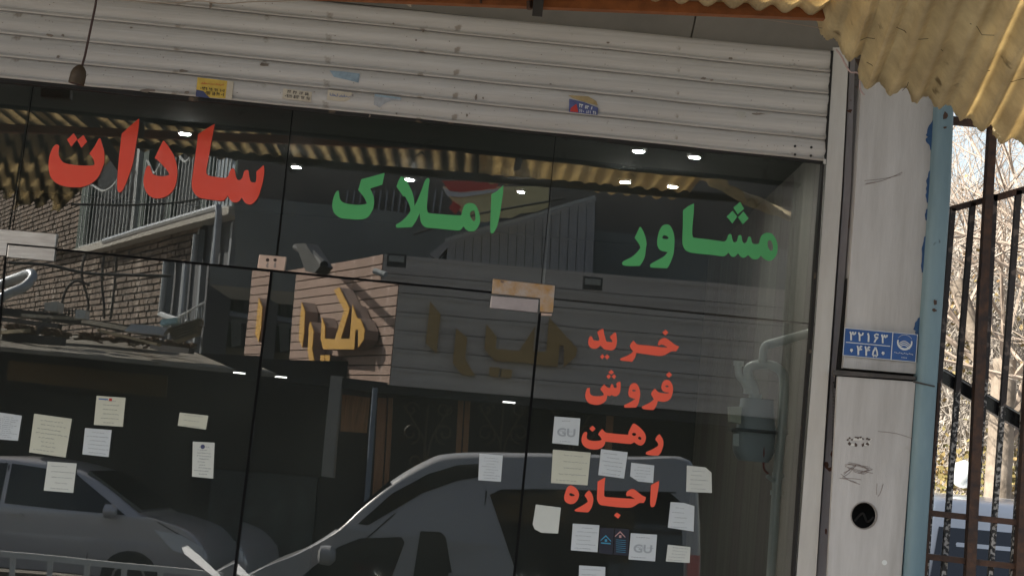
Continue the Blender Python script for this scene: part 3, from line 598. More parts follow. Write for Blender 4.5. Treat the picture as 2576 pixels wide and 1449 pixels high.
# ---------------------------------------------------------------- paper notices
m_pa = mat('paper_blue_white', (.62, .67, .72), .7, nscale=5, namt=.12, coat=.3)
m_pb = mat('paper_grey_white', (.64, .67, .65), .7, nscale=5, namt=.10, coat=.3)
m_pc = mat('paper_cream', (.62, .63, .54), .7, nscale=5, namt=.10, coat=.3)
m_pen = mat('pen_ink', (.22, .24, .30), .8)
m_gl = mat('grey_logo', (.36, .40, .45), .7)
NOT = [
 ([(-14, 1035), (55, 1045), (45, 1108), (-20, 1103)], m_pa, 'bluish paper notice cut by the left edge of the picture', 7, None),
 ([(86, 1040), (181, 1053), (165, 1150), (73, 1137)], m_pc, 'largest cream notice on the left door, beside the one cut by the picture edge', 5, None),
 ([(243, 995), (316, 1000), (309, 1073), (236, 1068)], m_pc, 'topmost notice of the left door with a small red and blue heading', 4, 'red'),
 ([(214, 1076), (281, 1081), (273, 1149), (207, 1142)], m_pa, 'bluish notice just below the red-headed one on the left door', 4, None),
 ([(120, 1160), (193, 1165), (184, 1239), (110, 1233)], m_pb, 'lowest notice on the left door, overlapping the reflected car roof', 3, None),
 ([(452, 1037), (524, 1045), (518, 1080), (447, 1070)], m_pc, 'small landscape notice at the right of the left door', 2, None),
 ([(485, 1110), (540, 1113), (536, 1203), (483, 1198)], m_pb, 'tall narrow notice with a dark round stamp at its top', 6, 'stamp'),
 ([(1395, 1047), (1460, 1052), (1455, 1120), (1389, 1114)], m_pa, 'notice with a grey GU logo left of the red word Rahn', 2, 'logo'),
 ([(1206, 1140), (1265, 1145), (1260, 1211), (1203, 1207)], m_pa, 'only notice on the middle door, left of the dark door edge', 5, None),
 ([(1391, 1130), (1486, 1138), (1478, 1220), (1386, 1214)], m_pc, 'big cream square notice above the red word Ejareh', 3, None),
 ([(1512, 1129), (1579, 1137), (1570, 1203), (1505, 1194)], m_pa, 'tilted bluish notice just under the red word Rahn', 4, None),
 ([(1588, 1163), (1646, 1170), (1643, 1214), (1605, 1210), (1585, 1197)], m_pa, 'small notice with a cut lower left corner under the red word Rahn', 3, None),
 ([(1728, 1170), (1775, 1175), (1790, 1188), (1791, 1239), (1726, 1236)], m_pb, 'crumpled notice furthest to the right, with a folded upper corner', 3, None),
 ([(1348, 1268), (1411, 1276), (1404, 1341), (1362, 1339), (1345, 1330), (1340, 1318)], m_pb, 'blank notice with a curled lower left corner beside the door edge', 0, None),
 ([(1687, 1262), (1720, 1264), (1747, 1272), (1745, 1336), (1680, 1326)], m_pa, 'curved top notice right of the red word Ejareh', 3, None),
 ([(1441, 1316), (1508, 1320), (1503, 1388), (1436, 1383)], m_pa, 'notice touching the left side of the dark twin card', 4, None),
 ([(1587, 1340), (1653, 1344), (1648, 1411), (1581, 1406)], m_pa, 'notice with a grey GU logo right of the dark twin card', 2, 'logo'),
 ([(1680, 1369), (1737, 1375), (1735, 1415), (1675, 1411)], m_pb, 'small landscape notice at lower right of the fixed pane', 3, None),
 ([(1457, 1421), (1523, 1425), (1521, 1490), (1455, 1488)], m_pa, 'notice cut by the bottom edge of the picture', 3, None)]
YN = -.0135
for pts, m, lab, nl, ex in NOT:
    YN = -.0095 if pts[0][0] < 600 else -.0045
    xs = [p[0] for p in pts]; 
    e = empty('paper_notice', P(sum(xs)/len(xs), max(p[1] for p in pts), YN), lab, 'paper notice', 'paper notices taped to the glass')
    # slightly bowed sheet
    V = []; Fc = []; q = [pts[0], pts[1] if len(pts) == 4 else pts[1], None, None]
    g = prism([[P(a, b, YN) for a, b in pts]], (0, .0006, 0)); obj('sheet', g, m, e)
    tl, br_ = pts[0], pts[-1]
    if len(pts) == 4: quad = pts
    else: x0 = min(xs); x1 = max(xs); y0 = min(p[1] for p in pts); y1 = max(p[1] for p in pts); quad = [(x0+3, y0+4), (x1-3, y0+9), (x1-4, y1-2), (x0+1, y1-6)]
    G = []
    nl = int(nl*1.7)
    for k in range(nl):
        v = .14+.76*k/max(nl-1, 1); u0 = random.uniform(.08, .35); u1 = random.uniform(.6, .92); u = u0
        while u < u1:
            du = random.uniform(.03, .09); path = [P(*bilin(quad, u+du*i/4, v+random.uniform(-.014, .014)), YN-.0004) for i in range(5)]
            G.append(tube(path, .0007, 3)); u += du+random.uniform(.01, .05)
    if False:
        tx, ty = bilin(quad, random.uniform(.3, .7), 0); obj('tape', prism([[P(tx-7, ty-5, YN-.0005), P(tx+7, ty-4, YN-.0005), P(tx+7, ty+3.5, YN-.0005), P(tx-7, ty+2.5, YN-.0005)]], (0, .0004, 0)), mat('tape', (.50, .50, .44), .25), e)
    if G: o = obj('handwriting', merge(*G), m_pen, e); o['kind'] = 'stuff'
    if ex == 'logo':
        gg = text_geo('GU', [bilin(quad, .15, .40), bilin(quad, .85, .40), bilin(quad, .85, .72), bilin(quad, .15, .72)], lambda a, b: P(a, b, YN-.0006), bold=.03)
        obj('logo', gg, m_gl, e)
    if ex == 'stamp': obj('stamp', lathe(P(510, 1123, YN-.0002), (0, -1, 0), [(0, .008), (.0006, .008)], 16), m_navy, e)
    if ex == 'red':
        obj('heading', pp([bilin(quad, .08, .08), bilin(quad, .4, .08), bilin(quad, .4, .12), bilin(quad, .08, .12)], YN-.0006, .0004), MATS['blue_ink'], e)
        obj('heading', pp([bilin(quad, .44, .06), bilin(quad, .54, .06), bilin(quad, .54, .15), bilin(quad, .44, .15)], YN-.0006, .0004), m_redink, e)
YN = -.0045
e = empty('twin_card', P(1545, 1397, YN), 'dark navy twin card with a blue and a pink roof logo among the notices', 'card')
m_nv = mat('navy_card', (.018, .02, .035), .4, coat=.3)
obj('card', pp([(1510, 1326), (1545, 1328), (1541, 1394), (1506, 1390)], YN, .001), m_nv, e); obj('card', pp([(1547, 1328), (1583, 1330), (1580, 1397), (1543, 1394)], YN, .001), m_nv, e)
def roof(cx_, cy_, s, m): obj('logo', merge(pp([(cx_-s, cy_+s*.55), (cx_, cy_-s*.4), (cx_+s, cy_+s*.7), (cx_+s, cy_+s*.9), (cx_, cy_-s*.1), (cx_-s, cy_+s*.75)], YN-.0006, .0004), pp([(cx_-s*.2, cy_+s*.4), (cx_+s*.25, cy_+s*.4), (cx_+s*.25, cy_+s*.9), (cx_-s*.2, cy_+s*.9)], YN-.0006, .0004)), m, e)
roof(1524, 1350, 13, mat('cyan_print', (.05, .30, .50), .5)); roof(1560, 1340, 13, mat('pink_print', (.5, .30, .30), .5))
obj('small_print', merge(*[pp([(1550, y), (1574, y+2), (1574, y+3), (1550, y+1)], YN-.0006, .0004) for y in range(1356, 1388, 5)], pp([(1512, 1363), (1536, 1365), (1536, 1368), (1512, 1366)], YN-.0006, .0004)), MATS['cyan_print'], e)

# ---------------------------------------------------------------- hanging socket at upper left
e = empty('hanging_lamp_socket', P(197, 213, -.6), 'dark brown lamp holder hanging on a thin rod at upper left', 'lamp holder')
obj('rod', tube([P(256, -90, -.6), P(240, 15, -.6), P(214, 140, -.6), P(206, 168, -.6)], .0042, 8), mat('rod_brown', (.055, .025, .02), .6), e, smooth=True)
c0 = P(203, 164, -.6); c1 = P(191, 214, -.6); ax = (c1-c0)
L_ = ax.length
obj('socket', lathe(c0, ax, [(0, .006), (.006, .014), (L_*.25, .0225), (L_*.45, .0265), (L_*.93, .0275), (L_*.96, .026), (L_*.96, .02), (L_*.9, .018)], 24), mat('bakelite', (.085, .055, .03), .55, nscale=20, namt=.4), e, smooth=True)
obj('socket_mouth', lathe(c0, ax, [(L_*.93, .02), (L_*.965, .02)], 18), m_black, e)

# ---------------------------------------------------------------- canopy (seen mirrored in the glass and directly at the top)
ZC = 3.30; PITCHW = .076
def corr(x0, x1, y0, y1, zf, th=.004, nper=8, ny=14, edge=None, A=.011):
    n = int((x1-x0)/PITCHW*nper); V = []; Fc = []
    for j in range(ny+1):
        for i in range(n+1):
            x = x0+(x1-x0)*i/n; ya = y0(x) if callable(y0) else y0; yb = y1(x) if callable(y1) else y1
            y = ya+(yb-ya)*j/ny; V.append(Vector((x, y, zf(x, y)+A*math.cos(2*math.pi*x/PITCHW))))
    q = n+1
    for j in range(ny):
        for i in range(n): Fc.append((j*q+i, j*q+i+1, (j+1)*q+i+1, (j+1)*q+i))
    return V, Fc
def sheetobj(name, geo, m, parent=None):
    o = obj(name, geo, m, parent, smooth=True); sd = o.modifiers.new('s', 'SOLIDIFY'); sd.thickness = .004; return o
e = empty('canopy', (0, -2.1, ZC), 'corrugated fibreglass canopy over the pavement on thin steel beams', 'canopy')
xs_ = [-6.3]
while xs_[-1] < .9: xs_.append(xs_[-1]+1.02)
for i in range(len(xs_)-1):
    jag = random.uniform(0, 6); dz = .006*(i % 2)
    x1 = min(xs_[i+1]+.04, .86)
    if i == 2: continue
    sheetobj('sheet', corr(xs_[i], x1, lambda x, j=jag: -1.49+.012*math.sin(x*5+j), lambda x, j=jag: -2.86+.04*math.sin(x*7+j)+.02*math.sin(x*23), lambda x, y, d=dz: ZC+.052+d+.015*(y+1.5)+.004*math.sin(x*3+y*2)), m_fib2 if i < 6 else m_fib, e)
# a torn sheet further left lets the sky through
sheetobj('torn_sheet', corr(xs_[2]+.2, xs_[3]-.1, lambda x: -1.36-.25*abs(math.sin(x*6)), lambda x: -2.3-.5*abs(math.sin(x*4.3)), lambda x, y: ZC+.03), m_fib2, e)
b0 = P(1120, -3, -1.5); b1 = P(2010, 33, -1.5)
bd = (b1-b0)/(b1.x-b0.x)
bm0 = b0+bd*(-6.5-b0.x); bm1 = b0+bd*(1.0-b0.x)
obj('edge_beam', bar(bm0, bm1, .035, .04), m_beam, e)
obj('edge_beam', bar(b0+bd*(1.0-b0.x), b0+bd*(5.-b0.x), .035, .04), m_beam, e)
c0 = R(221, 350, 2.62, DT); c1 = R(858, 418, 2.62, DT); c2 = R(2000, 512, 2.62, DT); 
obj('outer_beam', bar(c0+(c0-c1)*1.3, c1, .035, .05), m_beamd, e); obj('outer_beam', bar(c1, c2, .035, .05), m_beamd, e)
for px in (735, 1300, 300):
    a = R(px, 420, 2.62, DT); obj('rafter', bar((a.x, -2.7, a.z+.0), (a.x*.98, -1.45, ZC-.005), .03, .04, Vector((0, 0, 1))), m_beamd, e)
obj('nut', lathe(P(1332, 12, -1.52), (.1, 0, -1), [(-.01, .010), (.012, .010), (.016, .006)], 6), m_rust, e)
obj('nut', lathe(P(1210, 1, -1.52), (.1, 0, -1), [(-.01, .006), (.010, .004)], 6), m_rust, e)
# broken sheet at the right, near edge ragged
EDG = [(2010, -60), (2030, 0), (2046, 25), (2052, 55), (2070, 82), (2100, 105), (2112, 130), (2130, 146), (2150, 148), (2162, 158), (2160, 190), (2168, 205), (2212, 220), (2240, 232), (2275, 230), (2310, 252), (2345, 255), (2390, 272), (2420, 292), (2450, 312), (2490, 315), (2500, 338), (2540, 352), (2600, 352), (2660, 375), (2760, 420)]
YE = -1.48; ew = [P(a, b, YE) for a, b in EDG]
def zedge(x):
    for p, q in zip(ew, ew[1:]):
        if x <= q.x: return p.z+(q.z-p.z)*(x-p.x)/max(q.x-p.x, 1e-5)
    return ew[-1].z
zsm = lambda x: sum(zedge(x+d) for d in (-.09, -.06, -.03, 0, .03, .06, .09))/7
random.seed(21); JIT = []
for i in range(301): JIT.append(.006*math.sin(i*.9)+random.uniform(-.006, .006))
def broken():
    x0, x1 = ew[0].x, ew[-1].x; n = 300; ny = 26; V = []; Fc = []
    for j in range(ny+1):
        for i in range(n+1):
            x = x0+(x1-x0)*i/n; zb = zsm(x); d = (zedge(x)-zb)        # ragged edge runs up or down the sheet's own slope
            t0 = d/.2 if d > 0 else d/.2
            t0 = max(-.12, min(.12, t0*.6))+JIT[i]; t = t0+(1.35-t0)*j/ny
            y = YE-t; z = zb+.20*t+(.013+.003*math.sin(i*.11+t*4))*math.cos(2*math.pi*(x-.02)/.067)+.008*math.sin(t*5+x*3)
            V.append(Vector((x-.06*t, y, z)))
    q = n+1
    for j in range(ny):
        for i in range(n): Fc.append((j*q+i, j*q+i+1, (j+1)*q+i+1, (j+1)*q+i))
    return V, Fc
def sheetpt(px, py):            # point on the underside of the broken sheet
    d = ray(px, py); lo_t, hi_t = 3.0, 9.0; f = lambda t: (CAM+d*t).z-(zsm((CAM+d*t).x)+.20*(YE-(CAM+d*t).y))
    for _ in range(40):
        m_ = (lo_t+hi_t)/2
        if f(lo_t)*f(m_) <= 0: hi_t = m_
        else: lo_t = m_
    return CAM+d*(lo_t-.035)
bs_ = empty('broken_canopy_sheet', (1.3, -1.6, 3.0), 'ragged sagging sheet of yellow corrugated fibreglass at top right', 'corrugated sheet')
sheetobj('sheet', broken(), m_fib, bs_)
CR = [[(2150, 95), (2165, 102), (2180, 98), (2200, 100)], [(2255, 70), (2275, 78), (2290, 95), (2310, 98), (2335, 96)], [(2350, 108), (2362, 118), (2372, 132)], [(2440, 60), (2455, 66), (2470, 86), (2500, 88), (2520, 78)], [(2465, 180), (2480, 182), (2490, 176)], [(2530, 198), (2545, 206), (2560, 202), (2576, 196)], [(2180, 158), (2192, 165), (2200, 172)], [(2270, 230), (2282, 216), (2285, 205)]]
G = [tube([sheetpt(a, b+random.uniform(-3, 3)) for a, b in c], .0009, 4) for c in CR]
o = obj('cracks', merge(*G), mat('crack_dark', (.08, .06, .03), .9), bs_); o['kind'] = 'stuff'
hg = empty('hanging_canopy_sheet', R(100, 545, 3.5, DT), 'broken canopy sheet hanging down at the mirrored far left', 'corrugated sheet')
def hang():
    q = [R(-160, 300, 2.2, DT), R(330, 352, 2.7, DT), R(120, 560, 3.4, DT), R(-160, 470, 3.3, DT)]; V = []; Fc = []; n = 120; m_ = 16
    nn = (q[1]-q[0]).cross(q[3]-q[0]).normalized()
    for j in range(m_+1):
        for i in range(n+1):
            u = i/n; v = j/m_*(1-.12*abs(math.sin(u*9))-.10*abs(math.sin(u*23)))
            p = (q[0]*(1-u)+q[1]*u)*(1-v)+(q[3]*(1-u)+q[2]*u)*v; V.append(p+nn*.014*math.sin(u*2*math.pi*11))
    for j in range(m_):
        for i in range(n):
            if (i//7 in (3, 4) and 3 < j < 8) or (i//5 == 4 and j > 11): continue
            k = j*(n+1)+i; Fc.append((k, k+1, k+n+2, k+n+1))
    return V, Fc
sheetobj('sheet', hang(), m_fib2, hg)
# canopy further right, above the gate
# wires on the fascia
def wire(name, label, pts, r, m, y=-.45):
    return thing1(name, label, 'wire', tube(smoothpath([P(*p, y) if len(p) == 2 else P(*p) for p in pts], 5), r, 6), m)
wire('wire', 'thin twisted wire drooping along the top of the shutter', [(270, -2), (340, 3), (420, 9), (500, 3), (560, 10), (640, 5), (700, 4), (800, -1), (860, 2)], .002, m_wirep)
wire('wire', 'pale wire hanging from the brown beam to the guide rail', [(1717, 10), (1780, 18), (1870, 40), (1960, 55), (2030, 66), (2070, 72)], .0012, m_wirep, -1.44)
wire('wire', 'loop of pink wire between pillar top and ragged sheet', [(2103, 125), (2115, 140), (2128, 165), (2140, 182), (2158, 184), (2163, 200), (2164, 225), (2174, 240)], .0032, mat('pink_wire', (.45, .32, .30), .6), -.45)
wire('wire', 'short wire loop caught on the underside of the brown beam', [(1500, 12), (1530, 26), (1570, 28), (1600, 14)], .0018, m_wire, -1.47)
wire('knotted_rope', 'frayed pale rope knot at the top edge above the shutter', [(1015, 2), (1028, 12), (1035, 15), (1022, 4), (1045, 1), (1058, 8)], .005, m_wirep, -.5)
thing1('bracket', 'dark steel bracket in the gap between pillar top and ragged sheet', 'bracket', pp([(2137, 148), (2170, 150), (2166, 210), (2150, 240), (2138, 185)], -.29, .04), m_rust)

# ================================================================ BEHIND THE GLASS
m_pipe = mat('pipe_paint', (.80, .84, .79), .45, nscale=12, namt=.12)
m_meter = mat('meter_grey', (.48, .53, .54), .5, nscale=10, namt=.1)
e = empty('gas_meter', P(1890, 1160, .3), 'grey gas meter with pale pipes on the panelled wall behind the glass', 'gas meter')
YM = .17
def mtube(pts, r, name='pipe'): obj(name, tube(smoothpath([P(a, b, YM) for a, b in pts], 6), r, 14), m_pipe, e, smooth=True)
mtube([(2070, 828), (2035, 838), (1975, 855), (1935, 866)], .0175)
mtube([(1935, 864), (1925, 870), (1920, 885), (1918, 915)], .015)
mtube([(1884, 985), (1872, 960), (1860, 945), (1857, 925), (1858, 912)], .0135)
mtube([(1900, 1000), (1893, 970), (1884, 950), (1882, 930), (1892, 920), (1918, 916), (1945, 920), (1966, 935), (1973, 965), (1972, 1010), (1967, 1080), (1957, 1180), (1949, 1300), (1938, 1470), (1930, 1540)], .0175)
for a, b, r in ((1900, 998, .024), (1884, 985, .020), (1858, 915, .019), (1966, 1086, .024), (1957, 1195, .022), (1953, 1240, .023), (1918, 912, .021)):
    c = P(a, b, YM); obj('collar', lathe(c-Vector((0, 0, .008)), (0, 0, 1), [(0, r), (.018, r)], 14), m_pipe, e)
def shell(cx_, y0, y1, w0, w1, dep, m, name, rnd=False):
    V = []; Fc = []; n = 24; rows = 9 if rnd else 3
    for j in range(rows):
        f = j/(rows-1); py = y0+(y1-y0)*f; wq = w0+(w1-w0)*f
        if rnd: wq = w0*(1-.0*f)*math.sqrt(max(0, 1-(max(0, f-.45)/.55)**2*.55))
        c = P(cx_-f*3, py, YM)
        for k in range(n):
            a = 2*math.pi*k/n; V.append(c+Vector((wq/670*math.copysign(abs(math.cos(a))**.5, math.cos(a)), dep*math.copysign(abs(math.sin(a))**.5, math.sin(a)), 0)))
    for j in range(rows-1):
        for k in range(n): Fc.append((j*n+k, j*n+(k+1) % n, (j+1)*n+(k+1) % n, (j+1)*n+k))
    Fc += [tuple(range(n)), tuple((rows-1)*n+k for k in range(n))]
    obj(name, (V, Fc), m, e, smooth=True)
shell(1904, 1004, 1082, 38, 46, .08, m_meter, 'meter_top'); shell(1897, 1080, 1088, 56, 56, .095, mat('meter_rim', (.10, .11, .11), .5), 'meter_rim'); shell(1897, 1088, 1160, 50, 50, .085, m_meter, 'meter_body', True)
obj('counter_box', pp([(1836, 1022), (1866, 1022), (1864, 1066), (1838, 1060)], YM-.10, .08), mat('counter_cream', (.6, .6, .46), .5), e)
obj('label', pp([(1844, 1090), (1859, 1090), (1859, 1122), (1845, 1120)], YM-.102, .004), m_pipe, e)
obj('red_lever', tube(smoothpath([P(1922, 1121, YM-.08), P(1921, 1150, YM-.08), P(1922, 1178, YM-.06), P(1932, 1190, YM-.03)]), .004, 6), mat('lever_red', (.30, .05, .04), .5), e)
obj('tap', tube([P(1930, 1196, YM-.03), P(1942, 1207, YM-.02), P(1952, 1210, YM)], .008, 8), m_pipe, e)
# ceiling spots
for px, py, dpt, r, lab in ((1607, 381, .57, .042, 'ceiling spot nearest the shutter, left one of the front right pair'), (1747, 396, .57, .040, 'ceiling spot nearest the shutter, right one of the front right pair'),
      (1572, 458, 1.48, .038, 'rear ceiling spot below the front right pair, left one'), (1692, 470, 1.48, .038, 'rear ceiling spot below the front right pair, right one'),
      (465, 337, 1.2, .044, 'ceiling spot between the letters of the red word'), (745, 421, 1.95, .040, 'ceiling spot left of the green word Amlak'),
      (1030, 452, 2.05, .038, 'ceiling spot touching the green word Amlak'), (1310, 483, 2.15, .030, 'dimmer ceiling spot right of the green word Amlak')):
    c = P(px, py, dpt); r *= .52; e2 = empty('ceiling_spot', c, lab, 'ceiling light', 'ceiling spots')
    obj('bezel', lathe(c, (0, 0, -1), [(-.012, r+.01), (0, r+.01), (.001, r)], 20), m_steel, e2)
    obj('lens', lathe(c-Vector((0, 0, .0015)), (0, 0, -1), [(0, r), (.002, r*.98)], 20), mat('lamp_glow', (1, .98, .92), .5, emit=170), e2)
# loose things inside, low down
thing1('wall_poster', 'dim bluish poster deep inside the shop', 'poster', box(-1.6, -1.0, 4.32, 4.345, 1.0, 1.75), mat('poster_print', (.02, .03, .034), .6, nscale=8, namt=.6))

# ================================================================ ACROSS THE STREET (seen mirrored)
# --- brick side wall with balconies
Wd = Vector((-.38, -.925, 0)).normalized(); Wn = Vector((-.925, .38, 0)).normalized(); W0 = R(610, 545, 27, DT)
def W(px, py, dl=DT, off=0.0): return RW(px, py, W0+Wn*off, Wn, dl)
def wt(p): return (p-W0).dot(Wd)
def WP(t, z, off=0): return W0+Wd*t+Wn*off+Vector((0, 0, z-W0.z))
bb = empty('brick_building', WP(8, 0), 'old brown brick building with blue-grey balconies across the street, mirrored in the left glass', 'building')
tb0 = wt(W(508, 640)); tb1 = 30.0
tL = lambda t: W(215, 620).z+(W(610, 545).z-W(215, 620).z)*(t-wt(W(215, 620)))/(wt(W(610, 545))-wt(W(215, 620)))
zl = W(215, 620).z; print('ledge z', W(215, 620).z, W(610, 545).z, 'tb0', tb0, 't215', wt(W(215, 620)), 'W0', W0)
m_brick = mat('old_brick', (.24, .18, .14), .9, nscale=1.2, c2=(.12, .09, .07), bump=.05, c3=(.30, .25, .21), s3=1.3, t3=.60)
m_mortar = mat('mortar_dark', (.03, .026, .023), .95)
obj('wall_core', prism([[WP(tb0, 0), WP(tb1, 0), WP(tb1, 11.5), WP(tb0, 11.5)]], -Wn*.3), m_mortar, bb)
G = []; z = 2.2; row = 0; t215 = wt(W(225, 600)); zled = .5*(W(215, 620).z+W(610, 545).z)
while z < 11:
    t = tb0+(.15 if row % 2 else 0)
    while t < tb1-.3:
        if not (z > zled-.1 and t < t215-.1 and z < zled+4.6):
            o_ = random.uniform(.0, .028); p0 = WP(t, z, o_); h = .082; l_ = .265
            V = [WP(t+a*l_, z+c*h, b*o_+b*.012-.02*(1-b)) for b in (0, 1) for a, c in ((0, 0), (1, 0), (1, 1), (0, 1))]
            G.append((V, [(4, 5, 6, 7), (0, 1, 5, 4), (1, 2, 6, 5), (2, 3, 7, 6), (3, 0, 4, 7)]))
        t += .30
    z += .118; row += 1
V = []; Fc = []
for g in G:
    k = len(V); V += g[0]; Fc += [tuple(i+k for i in f) for f in g[1]]
o = obj('brickwork', (V, Fc), m_brick, bb); o['kind'] = 'stuff'
m_bg = mat('balcony_panel', (.30, .36, .42), .6, nscale=1, namt=.2); m_dg = mat('dark_green_frame', (.03, .055, .045), .6); m_rail = mat('pale_rail', (.42, .44, .44), .5)
obj('balcony_screen', prism([[WP(.0, zled), WP(t215, zled), WP(t215, zled+4.6), WP(0, zled+4.6)]], -Wn*.05), m_bg, bb)
obj('ledge', bar(WP(-.2, zled-.05, .15), WP(t215+.3, zled-.05, .15), .3, .14, Vector((0, 0, 1))), mat('ledge_stone', (.40, .38, .34), .8), bb)
for a, wd_ in ((214, 22), (347, 6), (365, 12), (432, 12), (520, 14), (600, 8)):
    t = wt(W(a, 520)); t2 = wt(W(a+wd_, 520)); obj('post', prism([[WP(t, zled, .12), WP(t2, zled, .12), WP(t2, zled+4.6, .12), WP(t, zled+4.6, .12)]], -Wn*.14), m_dg if a != 347 else m_rail, bb)
G = []
for s0, s1_ in ((230, 345), (380, 430), (446, 518), (536, 600)):
    n = int((s1_-s0)/8.5)
    for i in range(n+1):
        px = s0+(s1_-s0)*i/n; t = wt(W(px, 540)); hh = .95+.28*math.cos(i/n*2*math.pi)
        G.append(bar(WP(t, zled+.04, .2), WP(t, zled+.75+hh*.55, .2), .035, .02, Wn))
    ta, tb_ = wt(W(s0, 540)), wt(W(s1_, 540))
    G.append(tube([WP(ta+(tb_-ta)*i/12, zled+.75+(.95+.28*math.cos(i/12*2*math.pi))*.55, .2) for i in range(13)], .025, 5))
    G.append(bar(WP(ta, zled+.06, .2), WP(tb_, zled+.06, .2), .04, .03, Wn))
o = obj('railing', merge(*G), m_rail, bb); o['kind'] = 'stuff'
m_gut = mat('zinc_pipe', (.42, .44, .46), .35, .5)
g0 = WP(wt(W(320, 585)), zled-.06, .45); g1 = WP(-.1, zled-.02, .45)
obj('gutter_pipe', tube([g0, g1, g1+Vector((.02, .02, -.1)), g1-Vector((0, 0, 4))], .06, 8), m_gut, bb, smooth=True)
obj('balcony_panel_low', prism([[WP(0, zled-.12), WP(tb0, zled-.12), WP(tb0, 1.5), WP(0, 1.5)]], -Wn*.4), mat('recess_grey', (.10, .105, .115), .8), bb)
for a in (.1, 1.2, 2.2): obj('recess_post', bar(WP(tb0*a/2.4, 1.5, .1), WP(tb0*a/2.4, zled-.2, .1), .12, .1, Wn), mat('recess_post', (.22, .24, .26), .6), bb)
obj('elbow_pipe', tube(smoothpath([WP(tb0*.9, zled-.3, .2), WP(tb0*.9, zled-1.6, .2), WP(tb0*.86, zled-1.75, .2), WP(0, zled-1.95, .3)], 5), .055, 8), m_gut, bb, smooth=True)
rb = empty('rear_annex', R(670, 900, 29, DC), 'grey panelled annex with pipes between the mirrored brick house and the sign box', 'building')
obj('wall', rp([(562, 560), (900, 600), (900, 1080), (562, 1040)], 29, 1, DC), mat('annex_grey', (.10, .105, .11), .8, nscale=1, namt=.3), rb)
for px in (600, 665, 704, 728): obj('post', rp([(px, 560), (px+9, 560), (px-6, 990), (px-15, 990)], 28.8, .1, DC), m_dg, rb)
obj('pipe', tube([R(660, 790, 28.5), R(700, 806, 28.5), R(770, 818, 28.5)], .09, 8), m_gut, rb, smooth=True)
obj('pale_cloth', rp([(700, 812), (726, 815), (724, 880), (703, 884)], 28.3, .05), mat('cloth_pale', (.42, .45, .44), .8, nscale=3, namt=.3), rb)
obj('sloping_roof', rp([(620, 880), (760, 890), (760, 960), (560, 940)], 27.5, .3), mat('annex_roof', (.22, .19, .14), .9, nscale=1, namt=.4), rb)
# --- lean-to roof with junk (left door reflects it)
D1 = 15.5
m_old = mat('old_roof', (.34, .31, .26), .9, nscale=3, c2=(.17, .15, .12), bump=.3, c3=(.12, .09, .06), s3=2, t3=.6)
lr = empty('leanto_roof', R(300, 900, D1, DB), 'grey corrugated lean-to roof cluttered with junk, mirrored in the left door', 'roof')
for i in range(12):
    f = i/12; a0 = R(-140, 812+f*46, D1+4*(1-f), DB); a1 = R(440+f*150, 866+f*62, D1+4*(1-f), DB)
    f2 = (i+.86)/12; b0_ = R(-140, 812+f2*46, D1+4*(1-f2), DB); b1_ = R(440+f2*150, 866+f2*62, D1+4*(1-f2), DB)
    obj('roof_board', prism([[a0, a1, b1_, b0_]], (0, 0, -.05)), m_old, lr)
obj('edge_beam', bar(R(-140, 862, D1-.1, DB), R(592, 932, D1-.1, DB), .035, .06), m_old, lr)
def junk(name, label, pts, D, th, m, dl=DB, cat='junk'): return thing1(name, label, cat, rp(pts, D, th, dl), m)
junk('plank', 'white plank lying on the lean-to roof, mirrored in the left door', [(330, 813), (422, 822), (410, 842), (312, 832)], 15.8, .3, mat('white_board', (.50, .52, .55), .6), cat='plank')
junk('air_cooler', 'white boxy cooler on the mirrored roof', [(112, 760), (145, 757), (143, 782), (112, 779)], 16.4, .4, mat('cooler_white', (.48, .48, .45), .6), cat='cooler')
junk('carton', 'small white carton on the mirrored roof behind the cooler', [(190, 777), (214, 778), (213, 800), (188, 798)], 16.2, .3, mat('carton_white', (.55, .56, .53), .6), cat='carton')
junk('crate', 'teal and white crate on the mirrored roof near its right end', [(404, 803), (445, 797), (443, 813), (402, 816)], 16.0, .3, mat('teal_white', (.30, .45, .48), .6), cat='crate')
junk('board_pile', 'dark old boards across the mirrored roof', [(-60, 766), (120, 784), (330, 818), (400, 842), (398, 848), (200, 812), (-60, 782)], 17.4, .5, mat('dark_boards', (.05, .045, .045), .8), cat='boards')
jb = empty('corrugated_pile', R(460, 820, 15.7, DB), 'stack of rusty corrugated offcuts on the mirrored roof', 'corrugated sheets')
for i in range(6): obj('offcut', rp([(425+i*3, 824+i*6), (500-i*2, 798+i*7), (502-i*2, 802+i*7), (418+i*3, 829+i*6)], 15.7, .5, DB), mat('rust_sheet', (.34, .28, .18), .7, nscale=5, namt=.5), jb)
dk = thing1('duct', 'bent grey ventilation duct standing on the mirrored roof', 'duct', tube(smoothpath([R(-20, 765, 16.0, DB), R(15, 740, 16.0, DB), R(60, 722, 16.0, DB), R(82, 700, 16.1, DB), R(76, 689, 16.2, DB), R(50, 697, 16.4, DB), R(5, 712, 16.6, DB), R(-30, 722, 16.7, DB)], 6), .055, 10), m_gut, smooth=True)
G = []
for i in range(9): px = 455+i*7.2; G.append(bar(R(px, 812+i*1, 16, DB), R(px, 795-i*3.5, 16, DB), .012, .012))
G.append(tube([R(450+i*6.5, 795-i*3.6, 16, DB) for i in range(11)], .012, 5))
thing1('ornate_railing', 'white scrolled rail piece leaning on the mirrored roof', 'railing', merge(*G), mat('white_paint', (.62, .63, .6), .5))
G = []
for k in range(420):
    px = random.choice((random.uniform(20, 170), random.uniform(200, 480))); py = 818+px*.105+random.gauss(0, 5)+4; c = R(px, py, 17.2, DB); d = Vector((random.uniform(-1, 1), random.uniform(-1, 1), random.uniform(-.25, .25))).normalized()*random.uniform(.02, .10)
    G.append(bar(c-d, c+d, random.uniform(.01, .035), .01))
